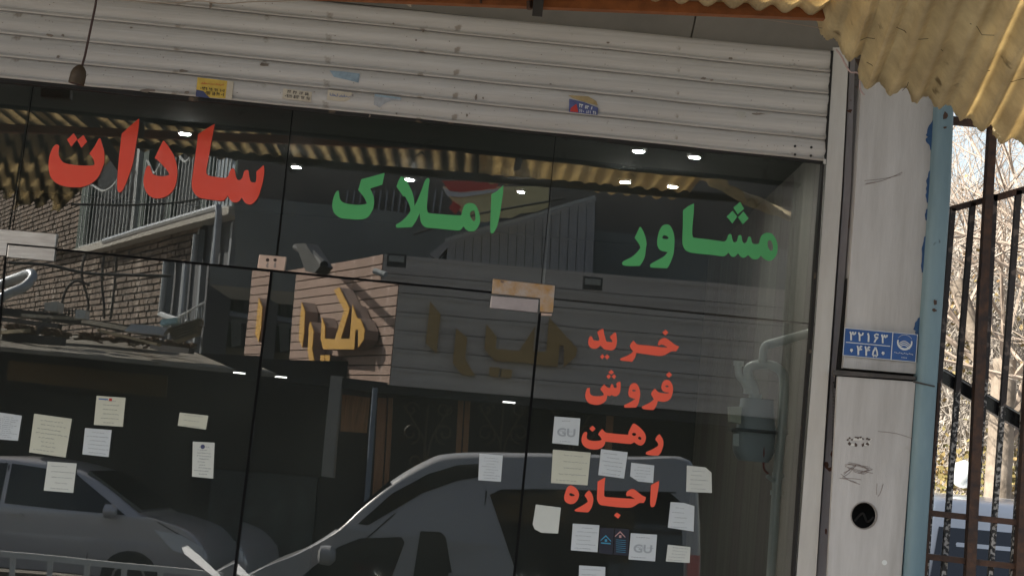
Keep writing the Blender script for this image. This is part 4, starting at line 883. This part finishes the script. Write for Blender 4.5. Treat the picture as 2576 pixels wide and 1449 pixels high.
tag(obj('litter', merge(*G), mat('dry_leaves', (.20, .13, .08), .9, nscale=9, namt=.6)), 'dry leaves and splinters strewn on the mirrored roof', 'litter', kind='stuff')
for k, (x0, y0, x1, y1, wq, mm) in enumerate(((-20, 800, 150, 818, .05, 'dark_boards'), (60, 792, 200, 800, .035, 'old_roof'), (10, 846, 160, 858, .10, 'dark_boards'), (210, 806, 330, 828, .05, 'old_roof'), (150, 775, 95, 832, .04, 'dark_boards'), (385, 872, 480, 884, .06, 'dark_boards'), (250, 830, 400, 868, .03, 'rust_sheet'), (-10, 838, 70, 830, .04, 'rust_sheet'))):
    thing1('loose_board', ['dark board across the far end of the mirrored roof', 'thin board behind the coolers on the mirrored roof', 'thick dark log near the front of the mirrored roof', 'grey board behind the white plank', 'dark strut standing askew left of the white cooler', 'short dark board near the right front of the mirrored roof', 'rusty strip below the white plank', 'rusty strip at the far left of the mirrored roof'][k], 'board',
           bar(R(x0, y0, 16.9, DB), R(x1, y1, 16.4, DB), wq, .08), MATS[mm])
G = []
for px in range(100, 215, 9): G.append(bar(R(px, 812-(px-100)*.02, 17, DB), R(px, 775, 17, DB), .014, .014))
G += [bar(R(98, 776, 17, DB), R(215, 782, 17, DB), .016, .016), bar(R(98, 790, 17, DB), R(215, 797, 17, DB), .014, .014)]
thing1('cage', 'thin metal cage around the white cooler on the mirrored roof', 'cage', merge(*G), MATS['dark_steel'])
rw0 = [(150, 780, 165, 730, 190, 706, 225, 716), (215, 640, 205, 690, 222, 760, 214, 800), (262, 620, 255, 700, 262, 770, 262, 800), (292, 640, 287, 720, 280, 790, 276, 800)]
for k, r_ in enumerate(rw0): thing1('drop_cable', ['curled cable rising from the mirrored cooler', 'cable hanging down the mirrored bricks, first from the left', 'cable hanging down the mirrored bricks, second from the left', 'cable hanging down the mirrored bricks, third from the left'][k], 'cable', tube(smoothpath([R(r_[i], r_[i+1], 20, DB) for i in (0, 2, 4, 6)], 5), .018, 5), m_wire)
# --- corner building with the clad sign box
DS = 17.0
C_ = R(990, 840, DS); Sd = Vector((-.36, -.93, 0)).normalized(); Sn = Vector((-.93, .36, 0)).normalized()
def SW(px, py, off=0, dl=DC): return RW(px, py, C_+Sn*off, Sn, dl)
zt = R(1288, 667, DS, DC).z; zb = R(1288, 996, DS, DC).z
print('sign box z', zb, zt)
sb = empty('corner_shop', Vector((C_.x+2, C_.y-2, .12)), 'mirrored corner shop with a clad sign box on its two sides', 'building')
m_cl = mat('stone_cladding', (.37, .255, .205), .8, nscale=2.5, c2=(.27, .18, .14), bump=.1, c3=(.47, .37, .32), s3=3, t3=.62)
m_clf = mat('stone_cladding_front', (.60, .54, .49), .85, nscale=1.5, namt=.25, stretch=(.3, 1, 3))
LS = (SW(735, 800)-C_).dot(Sd); nrow = 13; hr = (zt-zb)/nrow
for i in range(nrow):
    z0 = zb+i*hr+.008; z1 = zb+(i+1)*hr-.006
    a = C_.copy(); a.z = 0
    obj('cladding_board', prism([[a+Vector((0, 0, z0)), a+Sd*LS+Vector((0, 0, z0)), a+Sd*LS+Vector((0, 0, z1)), a+Vector((0, 0, z1))]], -Sn*.05), m_cl, sb)
for i in range(7):
    z0 = zb+i*(zt-zb)/7+.004; z1 = zb+(i+1)*(zt-zb)/7-.004
    obj('front_board', box(C_.x+.01, C_.x+5.6, -DS-.06, -DS, z0, z1), m_clf, sb)
    obj('board_rib', box(C_.x+.01, C_.x+5.6, -DS-.05, -DS+.008, z1-.05, z1-.015), m_clf, sb)
obj('box_core', prism([[Vector((C_.x+.02, -DS-.06, zb)), Vector((C_.x+5.6, -DS-.06, zb)), Vector((C_.x+5.6, -DS-5, zb)), (C_+Sd*LS).xy.to_3d()+Vector((.06, 0, zb))]], (0, 0, zt-zb-.01)), m_mortar, sb)
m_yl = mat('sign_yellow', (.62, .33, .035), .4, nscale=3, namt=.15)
def s_(pts, off=.0): return [((660+a*.276)*.85867, (720+b*.276)*.85867) for a, b in pts]
SIDE = [[(810, 590), (845, 690), (835, 900), (810, 1070), (775, 985), (790, 800)],
        [(900, 795), (935, 905), (920, 1090), (950, 1250), (895, 1250), (870, 1100), (885, 850)],
        [(1020, 750), (1055, 850), (1055, 975), (1160, 985), (1255, 680), (1150, 465), (1205, 435), (1315, 660), (1225, 980), (1320, 980), (1345, 620), (1395, 760), (1430, 770), (1478, 890), (1470, 990), (1410, 1085), (1410, 885), (1380, 885), (1370, 1100), (1160, 1095), (1040, 1095), (1010, 980)],
        [(1010, 1160), (1055, 1160), (1055, 1240), (1010, 1240)], [(1062, 1160), (1110, 1160), (1110, 1240), (1062, 1240)]]
sg = empty('sign_lettering', C_+Sd*2, 'deep yellow box letters on the sunlit side of the mirrored corner shop', 'lettering')
m_ret = mat('letter_return', (.27, .20, .17), .6)
for l in SIDE:
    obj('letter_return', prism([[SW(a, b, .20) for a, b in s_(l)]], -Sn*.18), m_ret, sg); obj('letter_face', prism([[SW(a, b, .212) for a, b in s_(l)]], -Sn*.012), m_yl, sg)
FR = [[(205, 215), (360, 410), (300, 1010), (140, 850)], [(590, 620), (760, 770), (730, 1090), (890, 1345), (680, 1330), (540, 1150)],
      [(1060, 560), (1220, 760), (1200, 940), (1550, 970), (1790, 600), (1760, 980), (1950, 975), (2000, 450), (2170, 650), (2420, 920), (2400, 1040), (2210, 1210), (2220, 880), (2150, 880), (2120, 1200), (1640, 1150), (1190, 1120), (1090, 1010), (1030, 940)],
      [(1110, 1210), (1270, 1220), (1240, 1370), (1100, 1340)], [(1290, 1240), (1450, 1250), (1430, 1380), (1270, 1360)]]
sg = empty('sign_lettering', C_+Vector((1.5, .1, 0)), 'dim yellow box letters on the shaded front of the mirrored corner shop', 'lettering')
m_yl_shade = mat('sign_yellow_shaded', (.46, .30, .12), .6, nscale=3, namt=.15)  # the sign yellow again, darkened in the colour for the shaded front
for l in FR: obj('letter', rp([((1220+a*.1941)*.85867, (840+b*.1941)*.85867) for a, b in l], DS-.06, .05), m_yl_shade, sg)
# floodlights and camera on the box
m_fl = mat('lamp_black', (.03, .03, .03), .5)
for px, py, dl, lab in ((998, 655, DT, 'square floodlight over the mirrored sign, left one'), (1493, 712, DT, 'square floodlight over the mirrored sign, right one')):
    e = empty('floodlight', R(px, py, DS-.4, dl), lab, 'floodlight', 'floodlights'); obj('housing', rp([(px-24, py-18), (px+24, py-14), (px+22, py+16), (px-26, py+12)], DS-.5, .15, dl), m_fl, e)
    obj('lens', rp([(px-20, py-13), (px+19, py-10), (px+18, py+5), (px-21, py+2)], DS-.53, .02, dl), mat('flood_glass', (.3, .3, .28), .2), e)
thing1('security_camera', 'small pale security camera beside the mirrored floodlight', 'camera', tube([R(942, 680, DS-.6, DT), R(970, 690, DS-.7, DT)], .035, 10), m_rail)
# side flood arm that shades the sunlit boards
e = empty('floodlight', SW(800, 640, .8, DT), 'big dark floodlight on an arm above the sunlit boards', 'floodlight', 'floodlights')
obj('arm', tube([SW(745, 622, .1, DT), SW(790, 640, 1.0, DT), SW(815, 665, 1.0, DT)], .05, 8), m_fl, e); obj('housing', prism([[SW(a, b, .9, DT) for a, b in ((775, 617), (800, 615), (838, 672), (822, 690), (800, 684))]], Sn*.15), m_fl, e)
# what stands above the sign box
m_meta = mat('grey_metal_cladding', (.36, .36, .38), .6, nscale=2, namt=.15)
ms = empty('metal_clad_store', R(1300, 640, 20, DT), 'grey ribbed metal store with a slanting top above the mirrored corner shop', 'shed')
for i in range(17):
    x0 = 1128+i*21.8; x1 = x0+20.2; top = lambda x: 604-(x-1128)*.285
    obj('cladding_strip', rp([(x0, top(x0)), (x1, top(x1)), (x1-6, 668+(x1-1128)*.1), (x0-6, 668+(x0-1128)*.1)], 20, .05, DT), m_meta, ms)
obj('top_rail', rp([(1120, 600), (1498, 492), (1498, 500), (1120, 609)], 19.9, .05, DT), m_rail, ms); obj('roof_slab', rp([(1080, 640), (1130, 600), (1500, 497), (1500, 506), (1135, 613), (1100, 655)], 20.1, .3, DT), m_meta, ms)
obj('store_core', rp([(1120, 612), (1500, 500), (1490, 720), (1110, 690)], 20.2, 3, DT), m_fl, ms)
gb = empty('grey_block', R(1500, 600, 23, DT), 'plain dark grey building standing behind the mirrored shops', 'building')
obj('wall', rp([(590, 490), (860, 520), (1540, 585), (2100, 640), (2090, 860), (590, 720)], 22, 3, DT), mat('block_grey', (.24, .25, .24), .8, nscale=1.2, namt=.2), gb)
obj('wall', rp([(600, 300), (2300, 500), (2280, 760), (600, 560)], 23, 3, DT), mat('block_brown', (.17, .145, .13), .8, nscale=1.2, namt=.3), gb)
for i in range(15): px = 872+i*17; obj('window_bar', rp([(px, 480), (px+3.5, 480), (px-13, 600), (px-16.5, 600)], 22.8, .05, DT), m_meta, gb)
# banner
bn = empty('banner', R(1250, 510, 19, DT), 'crumpled cream banner with a red and white corner, mirrored behind the word Amlak', 'banner')
obj('cloth', rp([(1112, 470), (1382, 470), (1381, 520), (1350, 532), (1310, 536), (1285, 549), (1255, 548), (1224, 560), (1175, 556), (1148, 520)], 19, .02, DT), mat('banner_cream', (.72, .62, .34), .7, nscale=3, c2=(.55, .47, .26), bump=.6, bscale=6), bn)
obj('stripe', rp([(1112, 472), (1160, 484), (1260, 474), (1262, 482), (1165, 496), (1125, 494)], 18.97, .01, DT), mat('banner_white', (.6, .6, .62), .7), bn)
obj('stripe', rp([(1110, 455), (1260, 455), (1248, 474), (1160, 483), (1130, 480)], 18.96, .01, DT), mat('banner_red', (.55, .05, .04), .6), bn)
obj('motif', rp([(1140, 505), (1160, 520), (1146, 540), (1128, 523)], 18.95, .01, DT), MATS['banner_red'], bn)
# cables across the street
def rw(lab, pts, D, r=.012, dl=DT): return thing1('cable', lab, 'cable', tube(smoothpath([R(a, b, D, dl) for a, b in pts], 5), r, 5), m_wire)
rw('overhead cable sagging in the mirrored upper left corner', [(-40, 335), (40, 336), (110, 330), (160, 312), (210, 290)], 6, .02)
rw('thin overhead cable crossing the mirrored banner', [(1040, 590), (1180, 545), (1300, 520), (1420, 500)], 14)
rw('thin overhead cable in front of the mirrored balconies', [(180, 515), (330, 516), (480, 505), (620, 470)], 13)
rw('cable along the mirrored brick wall', [(20, 662), (120, 668), (210, 686), (300, 692), (430, 694)], 14, .016, DB)
# --- ground floor of the far side
gf = empty('far_shopfront', R(1200, 1100, 17.6), 'dark shop windows with wooden frames and scroll grilles under the mirrored sign', 'shopfront')
m_sd = mat('shop_dark', (.012, .012, .013), .6)
obj('dark_interior', rp([(-600, 850), (2100, 960), (2100, 1700), (-600, 1700)], 18.6, .5), m_sd, gf)
m_wd = mat('door_wood', (.50, .24, .11), .5, nscale=3, c2=(.28, .13, .06), stretch=(6, 6, .5))
for x0, x1 in ((950, 972), (977, 988), (1152, 1166), (1170, 1184), (1530, 1548)):
    obj('door_frame', rp([(x0, 1000), (x1, 1001), (x1-16, 1300), (x0-16, 1299)], 17.6, .1), m_wd, gf)
obj('column', rp([(833, 945), (862, 948), (838, 1200), (808, 1196)], 17.0, .3), mat('column_stone', (.33, .31, .28), .8), gf)
obj('curtain', rp([(862, 992), (930, 1000), (922, 1090), (858, 1085)], 17.5, .05), mat('curtain_orange', (.60, .30, .14), .8, nscale=8, namt=.5, stretch=(8, 1, .4)), gf)
obj('soffit', rp([(700, 935), (2100, 1072), (2100, 1100), (700, 960)], 17.05, .5), m_sd, gf)
def spiral(cx_, cy_, r, a0, turns, n=26, D=17.4):
    return tube([R(cx_+r*(1-i/n*.75)*math.cos(a0+turns*2*math.pi*i/n), cy_+r*(1-i/n*.75)*math.sin(a0+turns*2*math.pi*i/n), D) for i in range(n+1)], .012, 4)
G = []
for cx_ in (1075, 1265, 1440):
    for sgn in (-1, 1):
        G += [spiral(cx_+sgn*40, 1030, 20, 0, sgn*1.2), spiral(cx_+sgn*42, 1090, 26, 1.5, sgn*1.3), spiral(cx_+sgn*34, 1160, 22, 2.5, sgn*1.3)]
        G.append(tube(smoothpath([R(cx_-5, 1180, 17.4), R(cx_+sgn*8, 1110, 17.4), R(cx_+sgn*35, 1060, 17.4), R(cx_+sgn*60, 1020, 17.4)]), .012, 4))
    G.append(tube([R(cx_+2, 1020, 17.4), R(cx_-12, 1190, 17.4)], .014, 4))
o = obj('scroll_grille', merge(*G), mat('grille_bronze', (.09, .06, .04), .5), gf); o['kind'] = 'stuff'
thing1('street_pole', 'slim blue-grey pole in front of the mirrored shop windows', 'pole', tube([R(943, 975, 15), R(918, 1330, 15)], .028, 8), mat('pole_blue', (.16, .19, .24), .5))
thing1('name_board', 'long dark ochre board under the mirrored lean-to roof', 'sign', rp([(20, 905), (290, 935), (420, 945), (415, 1000), (280, 985), (15, 955)], 16.8, .1, DB), mat('ochre_board', (.10, .065, .025), .6))
# reflected tube lamps
for px, py, D, dl, lab in ((600, 938, 16.6, DB, 'thin lit tube lamp under the mirrored lean-to'), (1280, 1013, 16.7, DC, 'thin lit lamp under the mirrored sign box')):
    thing1('tube_lamp', lab, 'lamp', tube([R(px-14, py-1.5, D, dl), R(px+16, py+1.5, D, dl)], .009, 8), mat('tube_glow', (1, 1, .95), .5, emit=5))
# --- street railing
G = []
e = empty('street_railing', R(200, 1400, 8.6, DB), 'white painted street railing mirrored along the bottom of the left door', 'railing')
obj('rail', bar(R(-120, 1380, 8.6, DB), R(560, 1447, 8.6, DB), .045, .04), mat('white_paint2', (.80, .80, .76), .5), e)
for i in range(9): px = -60+i*93; obj('baluster', bar(R(px, 1388+i*8.5, 8.6, DB), R(px-8, 1560, 8.6, DB), .04, .03), MATS['white_paint2'], e)

# ---------------------------------------------------------------- vehicles
def car(name, label, prof_pts, width, belt, roofz, m_body, wins, origin, yaw=0, wheels=((.75, .31), (3.25, .31)), head=None, tail=None, extra=None, inset=.17, screens=(), seams=(), handles=()):
    e = empty(name, origin, label, 'car'); cy, sy = math.cos(yaw), math.sin(yaw); O = Vector(origin)
    T = lambda x, y, z: O+Vector((x*cy-y*sy, x*sy+y*cy, z))
    hw = lambda z: width/2-(inset*max(0, (z-belt)/(roofz-belt)) if z > belt else .05*max(0, (belt-.25-z)/belt))
    pts = catmull(' '.join('%g,%g%s' % (p[0], p[1], '!' if len(p) > 2 else '') for p in prof_pts), 4)
    cx_ = sum(p[0] for p in pts)/len(pts); cz = sum(p[1] for p in pts)/len(pts); V = []; Fc = []; n = len(pts)
    js = [(-1, .0), (-.985, .35), (-.93, .75), (-.8, 1), (0, 1.0), (.8, 1), (.93, .75), (.985, .35), (1, .0)]
    for jy, q in js:
        ins = .06*(1-q)
        for x, z in pts:
            dx, dz = cx_-x, cz-z; L_ = math.hypot(dx, dz) or 1
            V.append(T(x+dx/L_*ins, jy*hw(z), z+dz/L_*ins))
    for j in range(len(js)-1):
        for i in range(n): Fc.append((j*n+i, j*n+(i+1) % n, (j+1)*n+(i+1) % n, (j+1)*n+i))
    tri = tessellate_polygon([[Vector((x, z, 0)) for x, z in pts]])
    Fc += [tuple(t) for t in tri]+[tuple(i+(len(js)-1)*n for i in t) for t in tri]
    obj('body', (V, Fc), m_body, e, smooth=True)
    mg = MATS.get('car_glass') or mat('car_glass', (.012, .014, .016), .04, coat=.5)
    for w_ in wins:
        for s in (-1, 1):
            lp = [T(x, s*(hw(z)-.01), z) for x, z in w_]; obj('window', prism([lp], T(0, s*.016, 0)-T(0, 0, 0)), mg, e)
    for sm in seams:
        for s in (-1, 1): obj('door_seam', tube([T(x, s*(hw(z)+.001), z) for x, z in sm], .006, 5), MATS['black'], e)
    for hx, hz in handles:
        for s in (-1, 1): obj('door_handle', bar(T(hx, s*(hw(hz)+.012), hz), T(hx+.16, s*(hw(hz)+.012), hz), .028, .03), m_body, e)
    for (xa, za, xb, zb_) in screens:
        hv = lambda z: hw(z)-.035
        nrm = Vector((zb_-za, 0, -(xb-xa))).normalized(); 
        if nrm.z < 0: nrm = -nrm
        lp = [T(xa, -hv(za), za), T(xa, hv(za), za), T(xb, hv(zb_), zb_), T(xb, -hv(zb_), zb_)]; dv = T(nrm.x*.045, 0, nrm.z*.045)-T(0, 0, 0)
        obj('windscreen', prism([[p-dv*.6 for p in lp]], dv*1.1), mg, e)
    for wx, wr in wheels:
        for s in (-1, 1):
            c = T(wx, s*(width/2-.10), wr); wv = (T(0, s, 0)-T(0, 0, 0))
            o_ = obj('wheel', lathe(c, wv, [(-.1, wr*.7), (-.09, wr), (.09, wr), (.11, wr*.9), (.11, wr*.65)], 22), mat('tyre', (.02, .02, .02), .8), e); obj('rim', lathe(c, wv, [(.06, wr*.62), (.115, wr*.6), (.09, wr*.2)], 16), m_steel, o_)
    for hs, mm, nm in ((head, mat('headlamp', (.8, .83, .86), .08, coat=1), 'headlight'), (tail, mat('tail_red', (.5, .02, .02), .2, coat=1), 'tail_light')):
        if hs:
            for s in (-1, 1):
                tk = .16 if nm == 'tail_light' else .045; lp = [T(x, s*(hw(z)+.015-tk-yy), z) for x, z, yy in hs]; obj(nm, prism([lp], T(.0, s*tk, 0)-T(0, 0, 0)), mm, e)
    for s in (-1, 1):
        if extra: c = T(extra[0], s*(width/2+.07), extra[1]); obj('mirror', lathe(c, T(1, 0, 0)-T(0, 0, 0), [(-.07, .03), (-.05, .075), (.03, .08), (.07, .04)], 14), m_body, e, smooth=True)
    return e
m_silver = mat('silver_paint', (.56, .54, .56), .3, .35, coat=.6); m_whitec = mat('white_car_paint', (.62, .63, .64), .3, 0, coat=.6); m_vanc = mat('van_grey_white', (.36, .355, .36), .3, 0, coat=.6)
# silver saloon, nose to the right in the mirror
nose = R(575, 1400, 15.5, DB)
car('silver_saloon', 'silver saloon with its nose to the right, mirrored in the left door', [(4.35, .30, 1), (.1, .30, 1), (.02, .75), (.15, 1.02), (1.0, 1.05), (1.55, 1.38), (2.2, 1.47), (2.98, 1.40), (3.66, 1.0), (3.8, .97), (4.18, .87), (4.38, .70), (4.42, .5)], 1.72, .95, 1.47, m_silver,
    [[(1.3, 1.03), (1.75, 1.36), (2.15, 1.40), (2.15, .98)], [(2.2, .98), (2.2, 1.40), (2.9, 1.36), (3.5, .97)]], (nose.x-4.42, nose.y-.2, .0), .10, head=[(3.82, .85, -.01), (4.12, .82, -.01), (4.36, .71, .0), (4.38, .60, .0), (4.05, .65, -.01)], tail=[(.05, .9, 0), (.3, .92, 0), (.3, .75, 0), (.05, .75, 0)], seams=([(2.17, .4), (2.17, 1.38)], [(3.12, .4), (3.2, .98), (2.95, 1.3)], [(3.85, .93), (4.3, .73)], [(2.17, .45), (3.12, .45)]), handles=((1.95, .88), (2.25, .88)), extra=(3.35, 1.0), wheels=((.8, .31), (3.6, .31)), screens=((3.02, 1.385, 3.64, 1.02),))
# white van behind the photographer, nose to the left in the mirror
vo = R(640, 1449, 9.0)
vz = lambda px, py: R(px, py, 9.0).z; vx = lambda px: R(px, 1300, 9.0).x-vo.x
vp = [(650, 1449), (735, 1395), (835, 1335), (900, 1275), (980, 1208), (1060, 1160), (1130, 1139), (1310, 1138), (1600, 1148), (1745, 1157)]
vprof = [(R(a, b, 9.0).x-vo.x, R(a, b, 9.0).z) for a, b in vp]
xe = vprof[-1][0]
rz = max(p[1] for p in vprof)
def vw(l): return [(R(a, b, 9.05).x-vo.x, R(a, b, 9.05).z) for a, b in l]
ve = car('white_van', 'pale van with a steep nose to the left, mirrored in the middle and right panes', [(-.25, .30, 1), (-.33, .6), (-.05, .86)]+vprof[1:]+[(xe+.10, 1.7), (xe+.16, 1.0), (xe+.16, .3, 1)], 1.78, .85, rz, m_vanc,
    [vw([(742, 1462), (850, 1376), (905, 1354), (1008, 1351), (1016, 1364), (978, 1470)]), vw([(1056, 1336), (1108, 1338), (1122, 1352), (1142, 1470), (1036, 1470)]), vw([(1232, 1245), (1262, 1230), (1690, 1240), (1715, 1262), (1722, 1470), (1310, 1470)]),
     vw([(900, 1318), (985, 1240), (1075, 1190), (1150, 1168), (1225, 1164), (1222, 1196), (1150, 1208), (1060, 1240), (960, 1300), (925, 1322)])],
    (vo.x, -9.0-.95, 0), 0, seams=([(.62, .4), (.70, 1.05), (1.05, 1.42)], [(1.72, .4), (1.76, 1.66)], [(2.1, .4), (2.1, 1.70), (xe-.1, 1.78)], [(.62, .42), (1.72, .42)]), handles=((1.52, .98), (2.2, .98)), extra=(.55, 1.05), wheels=((.55, .33), (3.2, .33)), tail=[(xe+.02, 1.3, 0), (xe+.12, 1.3, 0), (xe+.14, .9, 0), (xe+.04, .9, 0)], screens=((vprof[2][0]+.03, vprof[2][1]-.0, vprof[4][0], vprof[4][1]-.02),))
thing1('parking_slip', 'white folded paper lying towards the van nose, mirrored at the bottom of the left door', 'paper', prism([[R(a, b, 9.6-(b-1372)*.016, DB) for a, b in [(458, 1377), (472, 1372), (500, 1395), (560, 1452), (540, 1452), (465, 1392)]]], (0, 0, -.004)), mat('slip_white', (.8, .8, .8), .7))

# ================================================================ RIGHT: GATE, TREES, YARD
g = empty('steel_gate', P(2450, 1480, -.2), 'rusty black barred steel gate with a slanting top rail right of the blue post', 'gate')
YG = -.22
def gbar(a, b, w_, m=m_gate, y=YG, d=.03, name='bar'): obj(name, bar(P(a[0], a[1], y), P(b[0], b[1], y), w_/725, d), m, g)
gbar((2397, 525), (2362, 962), 12); gbar((2362, 962), (2322, 1540), 11, m_gateb)
gbar((2447, 510), (2408, 985), 13); gbar((2408, 985), (2366, 1540), 13, m_gateb)
gbar((2502, 490), (2478, 962), 12); gbar((2478, 962), (2435, 1540), 11, m_gateb)
gbar((2562, 480), (2522, 1020), 14); gbar((2522, 1020), (2484, 1540), 12, m_gateb)
gbar((2615, 470), (2540, 1540), 13, m_gateb)
gbar((2496, 310), (2474, 700), 20, m_rust, YG-.05, .05, 'front_post'); gbar((2474, 700), (2434, 1540), 24, m_rust, YG-.05, .05, 'front_post')
gbar((2592, 930), (2560, 1540), 27, m_rust, YG-.05, .05, 'front_post')
gbar((2391, 527), (2480, 503), 15, m_rust, name='top_rail'); gbar((2497, 500), (2640, 460), 17, m_rust, name='top_rail')
gbar((2333, 1289), (2600, 1318), 15, m_rust, YG-.03, .04, 'cross_rail'); gbar((2326, 1398), (2600, 1429), 15, m_rust, YG-.03, .04, 'cross_rail')
gbar((2366, 943), (2620, 1093), 36, mat('glossy_black', (.012, .012, .013), .25), YG+.06, .05, 'slanting_channel'); gbar((2372, 930), (2620, 1072), 3, mat('bare_edge', (.5, .5, .5), .4), YG+.03, .01, 'channel_edge')
gbar((2353, 963), (2362, 1540), 1, m_rust, YG, .02, 'stile') if False else None
gbar((2362, 962), (2320, 1540), 6, m_rust, YG-.03, .03, 'stile')
thing1('lintel_bar', 'dark steel bar under the ragged sheet above the gate', 'bar', bar(P(2395, 304, -.3), P(2600, 322, -.3), .028, .03), m_rust)

m_bark = mat('bark_pale', (.30, .25, .20), .9, nscale=6, c2=(.16, .13, .10), bump=.8, bscale=20)
m_twig = mat('twig', (.44, .36, .29), .8, nscale=3, c2=(.24, .185, .145))
m_twigp = mat('twig_pale', (.46, .42, .37), .85, nscale=.9, c2=(.17, .145, .12))
def branch(V, Fc, p, d, r, L_, depth, spread=.6, nside=4):
    steps = 3; pts = [p]; q = p.copy(); dd_ = d.copy()
    for i in range(steps):
        dd_ = (dd_+Vector((random.gauss(0, .10), random.gauss(0, .10), random.gauss(.03, .08)))).normalized(); q = q+dd_*L_/steps; pts.append(q.copy())
    vs, fs = tube(pts, r, nside, r*.62); k = len(V); V += vs; Fc += [tuple(i+k for i in f) for f in fs[:-2]]
    if depth == 0: return
    for i in range(random.choice((2, 3, 3))):
        a = pts[random.choice((2, 3, 3))]; nd = (dd_+Vector((random.gauss(0, spread), random.gauss(0, spread), random.gauss(.1, spread*.7)))).normalized()
        branch(V, Fc, a, nd, r*.58, L_*random.uniform(.62, .85), depth-1, spread, 3 if depth < 3 else 4)
def tree(base, h, r, label, lean=(0, 0), depth=6, m=m_twig, nb=7, L0=1.2):
    e = empty('bare_tree', base, label, 'tree', 'bare trees in the yard'); b = Vector(base); top = b+Vector((lean[0], lean[1], h)); mid = (b+top)/2+Vector((random.gauss(0, .1), random.gauss(0, .1), 0))
    obj('trunk', tube(smoothpath([b, mid, top], 6), r, 12, r*.72), m_bark, e, smooth=True)
    V = []; Fc = []
    for i in range(nb):
        a = 2*math.pi*i/nb+random.uniform(-.3, .3); p = b.lerp(top, random.uniform(.7, 1.0)); d = Vector((math.cos(a)*.7, math.sin(a)*.7, random.uniform(.4, 1.2))).normalized()
        branch(V, Fc, p, d, min(r*.26, .03), L0*random.uniform(.8, 1.2), depth)
    o = obj('crown', (V, Fc), m, e)
tA = P(2528, 1100, 9.6); tree((tA.x-.02, 9.6, 0), 3.1, .135, 'grey trunked bare tree rising just behind the white hatchback', (.0, .1), 5, nb=9, L0=.9)
tB = P(2560, 900, 8); tree((tB.x+.75, 8, 0), 3.0, .16, 'bare tree with a thick trunk at the right edge of the picture', (-.1, 0), 5, nb=9, L0=1.0)
tC = P(2420, 900, 12); tree((tC.x, 12, 0), 2.2, .10, 'farther bare tree between the blue post and the first gate bars', (.3, 0), 6, m_twigp, nb=8, L0=1.2)
tD = P(2520, 800, 15); tree((tD.x, 15, 0), 3.0, .12, 'farthest bare tree against the blue sky', (0, 0), 6, m_twigp, nb=8, L0=1.4)
thing1('fallen_limb', 'grey leaning limb seen between the first gate bars', 'tree limb', tube([P(2470, 930, 9), P(2440, 800, 9), P(2405, 705, 9)], .05, 10, .06), m_bark, smooth=True)
G = []
for k in range(4200):
    yy = random.uniform(10.5, 17); px = random.uniform(2340, 2640); py = random.uniform(600, 1290) if random.random() < .95 else random.uniform(480, 700)
    c = P(px, py, yy); d = Vector((random.gauss(0, .5), random.gauss(0, .3), random.gauss(.15, .7))).normalized()*random.uniform(.12, .42)
    mid = c+Vector((random.gauss(0, .03), 0, random.gauss(0, .03)))
    G.append(tube([c-d, mid, c+d], random.uniform(.003, .009), 3))
V = []; Fc = []
for g_ in G:
    k = len(V); V += g_[0]; Fc += [tuple(i+k for i in f) for f in g_[1][:-2]]
tag(obj('brushwood', (V, Fc), m_twigp), 'dense pale dry brushwood filling the yard behind the gate', 'brushwood', kind='stuff')
V = []; Fc = []
for k in range(2600):
    yy = random.uniform(9.8, 13); px = random.uniform(2340, 2640); py = random.gauss(1190, 45) if k % 3 else random.gauss(820, 110); c = P(px, py, yy)
    a = Vector((random.gauss(0, 1), random.gauss(0, 1), random.gauss(0, 1))).normalized()*.028; b_ = a.cross(Vector((random.gauss(0, 1), random.gauss(0, 1), random.gauss(0, 1)))).normalized()*.02; kk = len(V)
    V += [c-a, c+b_, c+a, c-b_]; Fc.append((kk, kk+1, kk+2, kk+3))
o = obj('leaves', (V, Fc), mat('yellow_green_leaf', (.16, .17, .05), .7, nscale=.9, c2=(.30, .17, .07))); tag(o, 'scattered yellow green and brown leaves among the brushwood', 'leaves', kind='stuff')
thing1('yard_wall', 'pale rendered wall far behind the brushwood', 'wall', box(2, 12, 18.5, 18.8, 0, 3.2), mat('render_pale', (.50, .45, .38), .9, nscale=1.5, c2=(.32, .28, .23)))
thing1('ball_lamp', 'round white garden globe among the leaves behind the gate', 'globe lamp', lathe(P(2424, 1192, 6), (0, 0, 1), [(-.09, .01), (-.075, .05), (-.03, .085), (.02, .09), (.06, .07), (.09, .01)], 20), mat('globe_white', (.7, .74, .72), .3), smooth=True)
car('white_hatchback', 'tall white hatchback parked behind the gate, seen from behind', [(.05, .3, 1), (0, .85), (.04, 1.2), (.34, 1.78), (.7, 1.93), (2.3, 1.88), (3.0, 1.35), (4.0, 1.05), (4.1, .3, 1)], 1.76, 1.2, 1.93, m_whitec,
    [[(.55, 1.28), (.75, 1.74), (2.2, 1.76), (2.85, 1.3)]], (3.37, 4.6, 0.02), math.radians(90), tail=[(-.03, 1.25, 0), (.12, 1.45, 0), (.14, .8, 0), (-.03, .8, 0)], screens=((.03, 1.24, .33, 1.74),), wheels=((.75, .31), (3.3, .31)))
